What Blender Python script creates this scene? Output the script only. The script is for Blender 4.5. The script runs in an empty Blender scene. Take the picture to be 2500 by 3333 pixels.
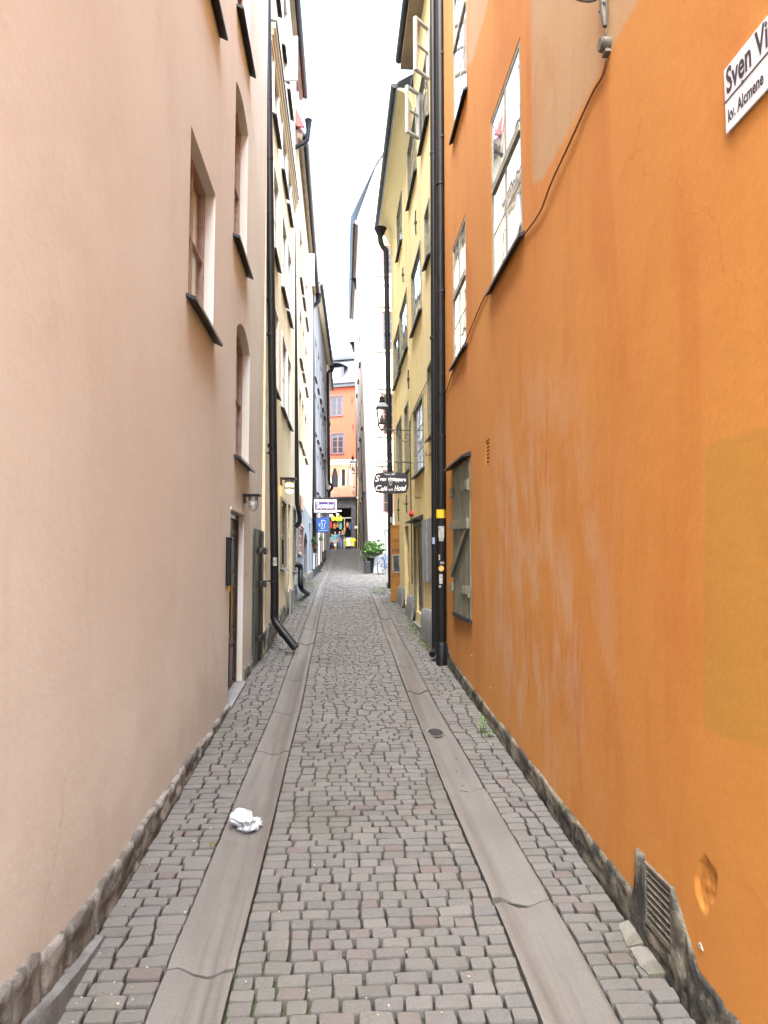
import bpy, bmesh, math, random, bisect
import numpy as np
from mathutils import Vector, Matrix, noise
R = math.radians
random.seed(7); rng = np.random.default_rng(7)
S = bpy.context.scene; COL = S.collection

# ------------------------------------------------------------------ camera, sky, sun, exposure
F, H, PITCH, YAW = 2222.0, 1.9, R(3.977), R(3.47)
cam = bpy.data.cameras.new('camera'); co = bpy.data.objects.new('camera', cam); COL.objects.link(co)
cam.sensor_fit = 'VERTICAL'; cam.sensor_height = 24.0; cam.lens = 24.0 * F / 3333.0
cam.clip_start = 0.05; cam.clip_end = 1000
co.location = (0, 0, H); co.rotation_euler = (math.pi / 2 + PITCH, 0, -YAW)
S.camera = co
SUN_EL, SUN_ROT = R(66), R(200)
w = bpy.data.worlds.new('World'); S.world = w; w.use_nodes = True
wt = w.node_tree; bg = wt.nodes['Background']
sky = wt.nodes.new('ShaderNodeTexSky'); sky.sky_type = 'NISHITA'; sky.sun_disc = False
sky.sun_elevation = SUN_EL; sky.sun_rotation = SUN_ROT; sky.air_density = 1.2; sky.dust_density = 4.0; sky.ozone_density = 0.6
hs = wt.nodes.new('ShaderNodeHueSaturation'); hs.inputs['Saturation'].default_value = 1.0
wt.links.new(sky.outputs[0], hs.inputs['Color']); wt.links.new(hs.outputs[0], bg.inputs[0])
bg.inputs[1].default_value = 0.10
sl = bpy.data.lights.new('sun', 'SUN'); sl.energy = 1.5; sl.angle = R(75); sl.color = (.89, .945, 1)
so = bpy.data.objects.new('sun', sl); COL.objects.link(so)
sd = Vector((math.sin(SUN_ROT) * math.cos(SUN_EL), math.cos(SUN_ROT) * math.cos(SUN_EL), math.sin(SUN_EL)))
so.rotation_euler = sd.to_track_quat('Z', 'Y').to_euler()
S.view_settings.view_transform = 'Standard'; S.view_settings.look = 'None'
S.view_settings.exposure = 3.9; S.view_settings.gamma = 1.0
cy = S.cycles; cy.max_bounces = 8; cy.diffuse_bounces = 2; cy.glossy_bounces = 4; cy.transmission_bounces = 4
cy.use_denoising = True; cy.sample_clamp_indirect = 8; cy.caustics_reflective = False; cy.caustics_refractive = False

# ------------------------------------------------------------------ rays: where a sight line of the photograph meets a plane
def ray(px, py):
    x = (px - 1250) / F; y = (1666.5 - py) / F
    fy = math.cos(PITCH) - y * math.sin(PITCH); fz = math.sin(PITCH) + y * math.cos(PITCH)
    return Vector((x * math.cos(YAW) + fy * math.sin(YAW), -x * math.sin(YAW) + fy * math.cos(YAW), fz))
GY = [-60, -10, 0, 13.8, 18.4, 25.3, 29.6, 31, 34.6, 38.4, 41.4, 51.8, 69, 200]
GZ = [-.7, -.6, 0, .90, 1.14, 1.20, 1.36, 1.48, 1.90, 2.40, 2.54, 2.60, 2.74, 2.8]
def lerp_table(X, Y):
    X, Y = [float(v) for v in X], [float(v) for v in Y]
    def f(y):
        if y <= X[0]: return Y[0]
        if y >= X[-1]: return Y[-1]
        i = bisect.bisect_right(X, y) - 1
        return Y[i] + (Y[i + 1] - Y[i]) * (y - X[i]) / (X[i + 1] - X[i])
    return f
g = lerp_table(GY, GZ)
def on_ground(px, py):
    r = ray(px, py); t = 1.0
    while H + r.z * t > g(r.y * t) and t < 90: t += .1
    a, b = t - .1, t
    for i in range(12):
        t = (a + b) / 2
        if H + r.z * t > g(r.y * t): a = t
        else: b = t
    p = r * t
    return Vector((p.x, p.y, g(p.y)))
def on_y(px, py, Y):
    r = ray(px, py); t = Y / r.y; return Vector((r.x * t, Y, H + r.z * t))
def on_x(px, py, X):
    r = ray(px, py); t = X / r.x; return Vector((X, r.y * t, H + r.z * t))

# ------------------------------------------------------------------ node materials
class NG:
    def __init__(s, name):
        s.m = bpy.data.materials.new(name); s.m.use_nodes = True; s.t = s.m.node_tree
        s.b = s.t.nodes['Principled BSDF']; s.co = s.t.nodes.new('ShaderNodeTexCoord').outputs['Object']
    def n(s, typ, ins=None, **kw):
        k = s.t.nodes.new('ShaderNode' + typ)
        for a, v in kw.items(): setattr(k, a, v)
        for i, v in (ins or {}).items(): s.set(k.inputs[i], v)
        return k
    def set(s, sock, v):
        if hasattr(v, 'links'): s.t.links.new(v, sock)
        else:
            if isinstance(v, tuple) and len(v) == 3 and sock.type == 'RGBA': v = (*v, 1)
            sock.default_value = v
    def noise(s, scale, detail=4, rough=.55, vec=None, dist=0):
        return s.n('TexNoise', {'Vector': vec or s.co, 'Scale': scale, 'Detail': detail, 'Roughness': rough, 'Distortion': dist}).outputs[0]
    def mapv(s, scale):
        return s.n('Mapping', {'Vector': s.co, 'Scale': scale}).outputs[0]
    def step(s, v, a, b, lo=0., hi=1.):
        return s.n('MapRange', {0: v, 1: a, 2: b, 3: lo, 4: hi}, interpolation_type='SMOOTHSTEP').outputs[0]
    def math(s, op, a, b=0.):
        return s.n('Math', {0: a, 1: b}, operation=op).outputs[0]
    def mix(s, f, a, b, mode='MIX'):
        k = s.n('Mix', data_type='RGBA', blend_type=mode)
        s.set(k.inputs[0], f); s.set(k.inputs[6], a); s.set(k.inputs[7], b); return k.outputs[2]
    def bump(s, h, strength=.3, dist=.01, prev=None):
        ins = {'Height': h, 'Strength': strength, 'Distance': dist}
        if prev: ins['Normal'] = prev
        return s.n('Bump', ins).outputs[0]
    def out(s, col=None, rough=None, normal=None, metal=None):
        for k, v in (('Base Color', col), ('Roughness', rough), ('Normal', normal), ('Metallic', metal)):
            if v is not None: s.set(s.b.inputs[k], v)
        return s.m

def pm(name, col, rough=.6, metal=0., var=.18, scale=9., bump=.15, bscale=70., bdist=.004, emit=None, spec=None):
    q = NG(name); c2 = tuple(min(1, v * (1 - var)) for v in col); c3 = tuple(min(1, v * (1 + var)) for v in col)
    nz = q.noise(scale, 6, .6)
    c = q.mix(q.step(nz, .3, .7), c2, c3)
    nm = q.bump(q.noise(bscale, 3), bump, bdist) if bump else None
    if emit: q.set(q.b.inputs['Emission Color'], emit[0]); q.set(q.b.inputs['Emission Strength'], emit[1])
    if spec is not None: q.set(q.b.inputs['Specular IOR Level'], spec)
    return q.out(c, rough, nm, metal)

def plaster(name, base, alt, stain, grime, streak=.5, bump=.5, patches=(), fade=None, rough=.88, big=.45, foot=None, cracks=.22):
    """base/alt: two tones of the paint; stain: streaks running down; grime: dirt near the foot and in blotches"""
    q = NG(name)
    c = q.mix(q.step(q.noise(big, 5, .6), .35, .68), base, alt)
    sep = q.n('SeparateXYZ', {0: q.co})
    wob = q.noise(2.2, 6, .62)
    for lines, col, amt, e in patches:      # a convex patch of older paint, edges wobbling a little
        m = None
        for a, b_, k in lines:
            d = q.math('ADD', q.math('ADD', q.math('MULTIPLY', sep.outputs[1], a), q.math('MULTIPLY', sep.outputs[2], b_)), k)
            d = q.math('ADD', d, q.math('MULTIPLY', q.math('SUBTRACT', wob, .5), e * 2.0))
            h = q.step(d, -e, e); m = h if m is None else q.math('MULTIPLY', m, h)
        c = q.mix(q.math('MULTIPLY', m, amt), c, col)
    st = q.noise(1.0, 6, .6, q.mapv((1.8, 1.8, .40)), .6)
    c = q.mix(q.math('MULTIPLY', q.step(st, .48, .70), streak), c, stain)
    if fade:                                # sun-bleached and rubbed area round a point of the wall
        (fy, fz, ry, rz), fcol, famt = fade
        dy = q.math('DIVIDE', q.math('SUBTRACT', sep.outputs[1], fy), ry); dz = q.math('DIVIDE', q.math('SUBTRACT', sep.outputs[2], fz), rz)
        rr = q.math('ADD', q.math('MULTIPLY', dy, dy), q.math('MULTIPLY', dz, dz))
        m = q.math('MULTIPLY', q.step(rr, 1.3, .1), q.step(q.noise(1.6, 8, .66, q.mapv((1.9, 1.9, .75)), .35), .43, .62))
        c = q.mix(q.math('MULTIPLY', m, famt), c, fcol)
        m2 = q.math('MULTIPLY', q.step(rr, 1.8, .2), q.step(q.noise(1.3, 7, .62, q.mapv((3.0, 3.0, .7)), .7), .55, .66))
        c = q.mix(q.math('MULTIPLY', m2, .55), c, grime)
    bl = q.noise(1.7, 8, .68)
    c = q.mix(q.math('MULTIPLY', q.step(bl, .56, .78), .35), c, grime)
    if foot:                                # damp and dirt rising from the pavement, with a ragged upper edge
        fh = q.math('SUBTRACT', sep.outputs[2], q.math('MULTIPLY', sep.outputs[1], .0652))
        fh = q.math('ADD', fh, q.math('MULTIPLY', q.noise(1.9, 7, .65), -1.1))
        c = q.mix(q.math('MULTIPLY', q.step(fh, foot[1] * .3, -.35), .55), c, foot[0])
    wv = q.n('VectorMath', {0: q.co, 1: q.n('VectorMath', {0: q.n('TexNoise', {'Vector': q.co, 'Scale': 3.0, 'Detail': 5.0}).outputs[1], 3: .55}, operation='SCALE').outputs[0]}, operation='ADD').outputs[0]
    ed = q.n('TexVoronoi', {'Vector': wv, 'Scale': .62}, feature='DISTANCE_TO_EDGE').outputs[0]
    ck = q.math('MULTIPLY', q.step(ed, .0045, .0012), q.step(q.noise(.9, 3), .54, .62))
    c = q.mix(q.math('MULTIPLY', ck, cracks), c, tuple(v * .35 for v in stain))
    c = q.mix(.10, c, q.n('ValToRGB', {0: q.noise(45, 4)}).outputs[0], 'OVERLAY')
    hgt = q.math('ADD', q.math('MULTIPLY', q.noise(26, 6, .6), .38), q.math('MULTIPLY', q.noise(4.0, 5), 1.6))
    nm = q.bump(hgt, bump, .012)
    nm = q.bump(q.noise(130, 3), bump * .5, .003, nm)
    return q.out(c, rough, nm)

def glass_mat(name, tint=(.018, .022, .026), rough=.02):
    q = NG(name)
    nm = q.bump(q.noise(2.6, 2), .06, .02)
    q.set(q.b.inputs['IOR'], 1.6)
    fc = q.n('LayerWeight').outputs['Facing']          # old double panes mirror strongly when seen at a slant
    k = q.step(fc, .25, .75, 0., .85)
    return q.out(q.mix(k, tint, (.88, .91, .94)), rough, nm, k)

def clear_glass(name):
    m = bpy.data.materials.new(name); m.use_nodes = True; t = m.node_tree; t.nodes.clear()
    o = t.nodes.new('ShaderNodeOutputMaterial'); a = t.nodes.new('ShaderNodeBsdfTransparent'); b = t.nodes.new('ShaderNodeBsdfGlossy')
    b.inputs['Roughness'].default_value = .02; lw = t.nodes.new('ShaderNodeLayerWeight'); pw = t.nodes.new('ShaderNodeMath'); pw.operation = 'POWER'; pw.inputs[1].default_value = 4.0; t.links.new(lw.outputs['Facing'], pw.inputs[0]); fr = t.nodes.new('ShaderNodeMath'); fr.operation = 'MULTIPLY_ADD'; fr.inputs[1].default_value = .8; fr.inputs[2].default_value = .06; t.links.new(pw.outputs[0], fr.inputs[0])
    x = t.nodes.new('ShaderNodeMixShader'); t.links.new(fr.outputs[0], x.inputs[0]); t.links.new(a.outputs[0], x.inputs[1])
    t.links.new(b.outputs[0], x.inputs[2]); t.links.new(x.outputs[0], o.inputs[0]); return m

def stone_mat(name, cols, moss=.0, rough=.85, scale=30, per_island=True, bump=.5, dirt=(.05, .045, .035)):
    q = NG(name)
    if per_island:
        rnd = q.n('NewGeometry').outputs['Random Per Island']
        ramp = q.n('ValToRGB', {0: rnd}); cr = ramp.color_ramp; cr.interpolation = 'LINEAR'
        n = len(cols)
        while len(cr.elements) < n: cr.elements.new(.5)
        for i, cc in enumerate(cols): cr.elements[i].position = i / (n - 1); cr.elements[i].color = (*cc, 1)
        c = ramp.outputs[0]
    else: c = q.mix(q.step(q.noise(5, 8, .7), .42, .58), cols[0], cols[1])
    c = q.mix(.35, c, q.n('ValToRGB', {0: q.noise(scale * 4, 3)}).outputs[0], 'OVERLAY')
    c = q.mix(q.math('MULTIPLY', q.step(q.noise(1.1, 7, .6), .5, .75), .4), c, dirt)
    if moss: c = q.mix(q.math('MULTIPLY', q.step(q.noise(2.3, 7, .65), .5, .66), moss), c, (.06, .085, .02))
    nm = q.bump(q.noise(scale, 6, .65), bump, .008)
    nm = q.bump(q.noise(scale * 5, 2), bump * .5, .002, nm)
    return q.out(c, rough, nm)

def brick_mat(name):
    q = NG(name)
    sp = q.n('SeparateXYZ', {0: q.co}); v = q.n('CombineXYZ', {0: sp.outputs[0], 1: sp.outputs[2], 2: 0.})
    b = q.n('TexBrick', {'Vector': v.outputs[0], 'Color1': (.33, .13, .07, 1), 'Color2': (.22, .085, .05, 1), 'Mortar': (.36, .28, .2, 1), 'Scale': 2.2,
                         'Mortar Size': .02, 'Brick Width': .55, 'Row Height': .22})
    c = q.mix(q.step(q.noise(1.1, 6), .4, .7), b.outputs[0], (.40, .20, .12))
    return q.out(c, .9, q.bump(b.outputs[1], -.3, .01))

def slats_roof(name, col):
    q = NG(name)
    sp = q.n('SeparateXYZ', {0: q.co})
    wv = q.math('PINGPONG', sp.outputs[0], .3)
    seam = q.step(wv, .0, .025)
    c = q.mix(q.step(q.noise(.6, 5), .3, .7), col, tuple(v * .7 for v in col))
    return q.out(c, .5, q.bump(seam, .5, .02), .2)

M = {}
M['glass'] = glass_mat('window_glass'); M['clear'] = clear_glass('clear_glass')
M['black'] = pm('black_paint', (.007, .007, .008), .45, 0, .3, 5, .12, 40, spec=.28)
M['iron'] = pm('dark_iron', (.018, .017, .018), .5, .3, .3, 20, .3, 60)
M['sill'] = pm('dark_sheet_metal', (.022, .022, .026), .42, .4, .3, 8, .1, 30)
M['zinc'] = pm('zinc_grey', (.075, .08, .086), .45, .5, .25, 6, .15, 30)
M['greymetal'] = pm('grey_metal', (.30, .30, .29), .5, .4, .2, 12, .2)
M['brass'] = pm('brass', (.42, .29, .085), .22, .9, .15, 20, .1)
M['olive'] = pm('olive_wood_paint', (.20, .19, .125), .6, 0, .22, 14, .3, 50)
M['olivelight'] = pm('pale_olive_wood_paint', (.36, .34, .26), .6, 0, .22, 14, .3, 50)
M['pinkwood'] = pm('pinkish_brown_wood_paint', (.33, .225, .185), .6, 0, .2, 14, .3, 50)
M['redwood'] = pm('faded_red_wood_paint', (.27, .10, .085), .6, 0, .25, 12, .2)
M['agedwhite'] = pm('aged_white_sash_paint', (.42, .41, .38), .6, 0, .12, 12, .2)
M['whitewood'] = pm('white_wood_paint', (.78, .77, .74), .55, 0, .06, 12, .15)
M['brownwood'] = pm('dark_brown_wood', (.030, .014, .009), .36, 0, .5, 12, .3, 30)
M['doorwood'] = pm('varnished_brown_wood', (.10, .04, .016), .35, 0, .4, 12, .3, 30)
M['shutter'] = pm('grey_green_shutter_paint', (.165, .165, .115), .62, 0, .16, 5, .35, 45)
M['shutterdark'] = pm('dark_green_grey_iron_paint', (.055, .058, .045), .5, .1, .3, 8, .35, 45)
M['greyshutter'] = pm('grey_shutter_paint', (.22, .23, .235), .6, 0, .18, 10, .25)
M['ochre'] = pm('ochre_board_paint', (.30, .130, .018), .5, 0, .15, 6, .2, 35)
M['letterdark'] = pm('dark_brown_lettering', (.05, .02, .008), .6, 0, .1, 10, 0)
M['white'] = pm('white_enamel', (.78, .78, .80), .3, 0, .03, 10, .04)
M['letterblack'] = pm('black_lettering', (.035, .028, .04), .5, 0, .05, 10, 0)
M['letterwhite'] = pm('white_lettering', (.85, .85, .82), .5, 0, .03, 10, 0)
M['curtain'] = pm('pale_curtain', (.80, .73, .62), .9, 0, .06, 8, .1)
M['stone'] = stone_mat('rough_foundation_stone', [(.24, .228, .208), (.095, .088, .078)], .1, .92, 38, False, 1.0)
M['stonedark'] = stone_mat('dark_foundation_stone', [(.18, .155, .115), (.028, .025, .022)], .35, .92, 34, False, 1.0)
M['concrete'] = stone_mat('grey_kerb_stone', [(.145, .143, .138), (.10, .098, .094)], .0, .9, 30, False, .6)
M['threshold'] = stone_mat('pale_grey_step_stone', [(.20, .20, .205), (.16, .16, .165)], .0, .8, 30, False, .3)
M['plinthgrey'] = stone_mat('painted_grey_plinth', [(.24, .245, .255), (.18, .185, .19)], .12, .85, 24, False, .7)
M['gutter'] = None
M['dirt'] = stone_mat('joint_dirt', [(.034, .030, .021), (.014, .013, .009)], .55, .95, 40, False, .8)
M['ground'] = stone_mat('street_ground', [(.17, .165, .155), (.12, .115, .105)], .1, .95, 20, False, .6)
M['cobble'] = stone_mat('granite_setts', [(.435 * q_[0], .42 * q_[1], .405 * q_[2]) for q_ in ((.255, .25, .235), (.215, .212, .20), (.285, .278, .26), (.235, .23, .222), (.265, .255, .238), (.22, .22, .218), (.275, .268, .25), (.235, .195, .185))], .10, .8, 26, True, .55)
def gutter_mat():
    q = NG('worn_granite_channel')
    c = q.mix(q.step(q.noise(.8, 6, .6), .35, .65), (.128, .119, .107), (.102, .094, .084))
    st = q.noise(1.0, 5, .6, q.mapv((8, .28, 1)), .5)
    c = q.mix(q.math('MULTIPLY', q.step(st, .46, .62), .62), c, (.070, .056, .045))
    c = q.mix(.35, c, q.n('ValToRGB', {0: q.noise(140, 3)}).outputs[0], 'OVERLAY')
    return q.out(c, .82, q.bump(q.noise(60, 6, .7), .45, .004))
M['gutter'] = gutter_mat()
M['brick'] = brick_mat('red_brick')
M['slate'] = slats_roof('grey_sheet_roof', (.075, .08, .092)); M['paleroof'] = slats_roof('pale_sheet_roof', (.55, .58, .64)); M['darkroof'] = slats_roof('dark_sheet_roof', (.05, .05, .06))
M['redroof'] = pm('red_sheet_metal', (.50, .13, .11), .5, 0, .15, 5, .1)
M['leaf'] = pm('green_leaves', (.05, .115, .024), .5, 0, .55, 6, 0, spec=.3)
M['leaflight'] = pm('light_green_leaves', (.085, .17, .032), .5, 0, .4, 6, 0, spec=.3)
M['stem'] = pm('plant_stem', (.10, .075, .035), .8, 0, .2, 9, 0)
M['moss'] = pm('moss_green', (.085, .125, .022), .95, 0, .45, 20, .3)
M['yellow'] = pm('yellow_reflective_band', (.78, .50, .02), .4, 0, .05, 10, 0)
M['paper'] = pm('worn_paper_sticker', (.34, .335, .31), .7, 0, .45, 22, .1)
M['red'] = pm('red_plastic', (.55, .02, .025), .35, 0, .1, 10, 0)
M['blueflag'] = pm('blue_flag_cloth', (.028, .080, .27), .8, 0, .12, 8, .2)
M['plastic'] = pm('white_plastic_film', (.40, .41, .435), .3, 0, .10, 14, .1)
M['hole'] = pm('dark_hole', (.012, .011, .010), .9, 0, .2, 10, 0)
M['interior'] = pm('dark_interior', (.03, .025, .02), .9, 0, .3, 3, 0)
M['tarp'] = pm('dark_plastic', (.02, .021, .024), .5, 0, .2, 9, .1)

# wall paints
def half(p, q_):      # half-plane to the left of p->q in (Y, Z), as a*y + b*z + c
    (y0, z0), (y1, z1) = p, q_
    dy, dz = y1 - y0, z1 - z0; L = math.hypot(dy, dz); a, b = -dz / L, dy / L
    return (a, b, -(a * y0 + b * z0))
def polymask(pts):    # convex polygon given as pixel outline on the orange wall
    P = [on_x(px, py, 1.345) for px, py in pts]; P = [(p.y, p.z) for p in P]
    A = sum(P[i][0] * P[(i + 1) % len(P)][1] - P[(i + 1) % len(P)][0] * P[i][1] for i in range(len(P)))
    if A < 0: P.reverse()
    return [half(P[i], P[(i + 1) % len(P)]) for i in range(len(P))]
tan = polymask([(1718, -500), (1731, 600), (1765, 585), (1975, 190), (2100, -60), (2200, -500)])
tan2 = polymask([(1500, -300), (1512, 235), (1540, 200), (1590, 10), (1640, -300)])
och = polymask([(2284, 1462), (2330, 1424), (2480, 1390), (3400, 1180), (3400, 2700), (2420, 2428), (2344, 2405), (2278, 2363)])
M['orange'] = plaster('orange_plaster', (.565, .238, .042), (.535, .205, .033), (.465, .138, .018), (.45, .132, .018), .55, .22,
                      [(tan, (.46, .31, .165), .85, .035), (tan2, (.49, .34, .20), .75, .05), (och, (.45, .208, .027), .85, .022)],
                      fade=((4.9, 1.7, 1.7, 1.7), (.58, .35, .20), .62))
M['beige'] = plaster('beige_plaster', (.72, .705, .66), (.665, .63, .575), (.62, .585, .53), (.48, .445, .395), .5, .2, foot=((.50, .44, .37), .9))
M['yellowL'] = plaster('pale_yellow_plaster', (.78, .68, .48), (.74, .64, .45), (.66, .56, .39), (.58, .49, .35), .4, .3)
M['peach'] = plaster('peach_yellow_plaster', (.66, .44, .22), (.62, .41, .20), (.52, .34, .17), (.44, .30, .16), .4, .3)
M['yellowR'] = plaster('weathered_yellow_plaster', (.80, .64, .29), (.80, .68, .38), (.66, .48, .19), (.58, .42, .17), .55, .45)
M['cream'] = plaster('cream_plaster', (.70, .58, .38), (.66, .52, .34), (.56, .44, .28), (.48, .38, .26), .3, .3)
M['bluegrey'] = plaster('blue_grey_plaster', (.185, .195, .21), (.165, .175, .19), (.30, .32, .35), (.28, .29, .31), .3, .2)
M['lilac'] = plaster('grey_lilac_plaster', (.235, .23, .24), (.20, .195, .205), (.25, .245, .25), (.22, .215, .22), .4, .2)
M['whitewall'] = plaster('white_plaster', (.80, .78, .75), (.76, .74, .71), (.70, .67, .63), (.62, .59, .55), .2, .2)
M['taupe'] = plaster('taupe_plaster', (.34, .29, .25), (.30, .25, .22), (.24, .20, .17), (.2, .17, .15), .4, .2)
M['orangered'] = plaster('orange_red_plaster', (.33, .060, .026), (.31, .056, .024), (.28, .05, .022), (.24, .05, .022), .3, .2)
M['creamstone'] = pm('cream_stone_band', (.62, .55, .40), .85, 0, .1, 4, .1)
M['yellowfar'] = plaster('light_yellow_plaster', (.78, .60, .24), (.74, .56, .22), (.66, .48, .18), (.56, .42, .17), .3, .2)

# ------------------------------------------------------------------ mesh builder
class MB:
    def __init__(s): s.v = []; s.f = []; s.mi = []; s.cur = 0
    def add(s, vs, fs):
        k = len(s.v); s.v += [tuple(p) for p in vs]; s.f += [tuple(i + k for i in f) for f in fs]; s.mi += [s.cur] * len(fs); return s
    def box(s, x0, x1, y0, y1, z0, z1, fn=None):
        p = [(x, y, z) for x in (x0, x1) for y in (y0, y1) for z in (z0, z1)]
        if fn: p = [fn(*q) for q in p]
        return s.add(p, [(0, 1, 3, 2), (4, 6, 7, 5), (0, 4, 5, 1), (2, 3, 7, 6), (0, 2, 6, 4), (1, 5, 7, 3)])
    def quad(s, a, b, c, d): return s.add([a, b, c, d], [(0, 1, 2, 3)])
    def prism(s, poly, fn, d0, d1):           # poly in (a, b); fn(a, d, b) -> point
        n = len(poly); vs = [fn(a, d0, b) for a, b in poly] + [fn(a, d1, b) for a, b in poly]
        return s.add(vs, [tuple(range(n)), tuple(range(2 * n - 1, n - 1, -1))] + [(i, (i + 1) % n, n + (i + 1) % n, n + i) for i in range(n)])
    def tube(s, pts, r, n=8, cap=True):
        pts = [Vector(p) for p in pts]; rs = r if isinstance(r, (list, tuple)) else [r] * len(pts); vs = []; up = None
        for i, p in enumerate(pts):
            t = (pts[min(i + 1, len(pts) - 1)] - pts[max(i - 1, 0)])
            t = t.normalized() if t.length > 1e-9 else Vector((0, 0, 1))
            if up is None: up = Vector((0, 0, 1)) if abs(t.z) < .9 else Vector((0, 1, 0))
            a = t.cross(up); a = a.normalized() if a.length > 1e-6 else Vector((1, 0, 0)); b = a.cross(t).normalized(); up = b
            vs += [p + a * math.cos(2 * math.pi * k / n) * rs[i] + b * math.sin(2 * math.pi * k / n) * rs[i] for k in range(n)]
        m = len(pts); fs = [(i * n + k, i * n + (k + 1) % n, (i + 1) * n + (k + 1) % n, (i + 1) * n + k) for i in range(m - 1) for k in range(n)]
        if cap: fs += [tuple(range(n - 1, -1, -1)), tuple((m - 1) * n + k for k in range(n))]
        return s.add(vs, fs)
    def lathe(s, prof, c, n=16, sq=False, fn=None):          # prof: (r, z)
        c = Vector(c); vs = []
        for r, z in prof: vs += [c + Vector((r * math.cos(2 * math.pi * (k + (.5 if sq else 0)) / n), r * math.sin(2 * math.pi * (k + (.5 if sq else 0)) / n), z)) for k in range(n)]
        m = len(prof); fs = [(i * n + k, i * n + (k + 1) % n, (i + 1) * n + (k + 1) % n, (i + 1) * n + k) for i in range(m - 1) for k in range(n)]
        fs += [tuple(range(n - 1, -1, -1)), tuple((m - 1) * n + k for k in range(n))]
        return s.add(vs, fs)
    def blob(s, c, rx, ry, rz, n=10, m=7):
        prof = [(math.sin(math.pi * i / m), -math.cos(math.pi * i / m)) for i in range(m + 1)]
        k0 = len(s.v); s.lathe([(max(r, .01), z) for r, z in prof], (0, 0, 0), n)
        for i in range(k0, len(s.v)): x, y, z = s.v[i]; s.v[i] = (c[0] + x * rx, c[1] + y * ry, c[2] + z * rz)
        return s
    def build(s, name, mat, parent=None, smooth=False, bevel=0, fix=True, at=None):
        me = bpy.data.meshes.new(name); me.from_pydata([tuple(p) for p in s.v], [], s.f)
        mats = mat if isinstance(mat, (list, tuple)) else [mat]
        for m in mats: me.materials.append(M[m] if isinstance(m, str) else m)
        if len(mats) > 1: me.polygons.foreach_set('material_index', s.mi)
        if fix:
            bm = bmesh.new(); bm.from_mesh(me); bmesh.ops.recalc_face_normals(bm, faces=bm.faces); bm.to_mesh(me); bm.free()
        if smooth:
            me.polygons.foreach_set('use_smooth', [True] * len(me.polygons))
        o = bpy.data.objects.new(name, me); COL.objects.link(o)
        if smooth and smooth != 'all':
            try: me.set_sharp_from_angle(angle=R(40))
            except Exception: pass
        if bevel:
            b = o.modifiers.new('bevel', 'BEVEL'); b.width = bevel; b.segments = 2; b.limit_method = 'ANGLE'
        if at is not None:
            me.transform(Matrix.Translation(-Vector(at))); o.location = at
        if parent is not None:
            o.parent = parent; o.matrix_parent_inverse = Matrix.Translation(-Vector(ROOT.get(parent.name, (0, 0, 0))))
        ROOT[o.name] = tuple(o.location) if parent is None else (0, 0, 0)
        return o
ROOT = {}
def tag(o, label=None, cat=None, group=None, kind=None):
    for k, v in (('label', label), ('category', cat), ('group', group), ('kind', kind)):
        if v: o[k] = v
    return o
def thing(name, loc, label, cat, group=None):
    o = bpy.data.objects.new(name, None); COL.objects.link(o); o.location = loc; o.empty_display_size = .1
    ROOT[o.name] = tuple(loc); return tag(o, label, cat, group)
def copy_tree(o, loc, label=None):
    c = o.copy(); COL.objects.link(c); c.location = loc
    if label: c['label'] = label
    for ch in list(o.children):
        k = ch.copy(); COL.objects.link(k); k.parent = c
        for gch in ch.children: d = gch.copy(); COL.objects.link(d); d.parent = k
    return c
def text_into(mb, txt, size, fn, shear=0, offset=0, width=None, align='CENTER', space=1.0):
    cu = bpy.data.curves.new('lettering', 'FONT'); cu.body = txt; cu.size = size; cu.align_x = align; cu.align_y = 'CENTER'
    cu.shear = shear; cu.offset = offset; cu.space_character = space; cu.resolution_u = 3
    o = bpy.data.objects.new('lettering', cu); COL.objects.link(o)
    dg = bpy.context.evaluated_depsgraph_get(); me = bpy.data.meshes.new_from_object(o.evaluated_get(dg))
    xs = [v.co.x for v in me.vertices] or [0]; wd = max(xs) - min(xs); k = width / wd if width and wd else 1.0
    x0 = (max(xs) + min(xs)) / 2 if align == 'CENTER' else min(xs)
    mb.add([fn((v.co.x - x0) * k, v.co.y) for v in me.vertices], [tuple(p.vertices) for p in me.polygons])
    bpy.data.objects.remove(o); bpy.data.meshes.remove(me); bpy.data.curves.remove(cu)

class Fac:
    """a wall plane: s runs along it, n out of it towards the street, h is the height above datum"""
    def __init__(f, x0, y0, x1, y1, out, lean=0., hb=0.):
        f.b = Vector((x0, y0, 0)); d = Vector((x1 - x0, y1 - y0, 0)); f.L = d.length; f.d = d.normalized()
        nn = Vector((f.d.y, -f.d.x, 0)); f.o = nn if nn.dot(Vector(out)) > 0 else -nn; f.lean = lean; f.hb = hb
    def P(f, s, n, h): return f.b + f.d * s + f.o * (n - f.lean * (h - f.hb)) + Vector((0, 0, h))
    def px(f, px, py, n=0.):
        r = ray(px, py); nv = f.o + Vector((0, 0, f.lean)); b = f.P(0, n, f.hb)
        t = (b - Vector((0, 0, H))).dot(nv) / r.dot(nv); p = Vector((0, 0, H)) + r * t
        return (p - f.b).dot(f.d), p.z
    def rect(f, l, t, r_, b, n=0.):           # pixel of near/far edges: l=(px,py of top), uses px only for s
        pass
    def fb(f, mb, s0, s1, n0, n1, h0, h1): return mb.box(s0, s1, n0, n1, h0, h1, f.P)

def arc_pts(s0, s1, h1, rise, n=8):
    wd = s1 - s0; c = (s0 + s1) / 2
    return [(s0 + wd * i / n, h1 - rise * (2 * (s0 + wd * i / n - c) / wd) ** 2) for i in range(n + 1)]

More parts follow.
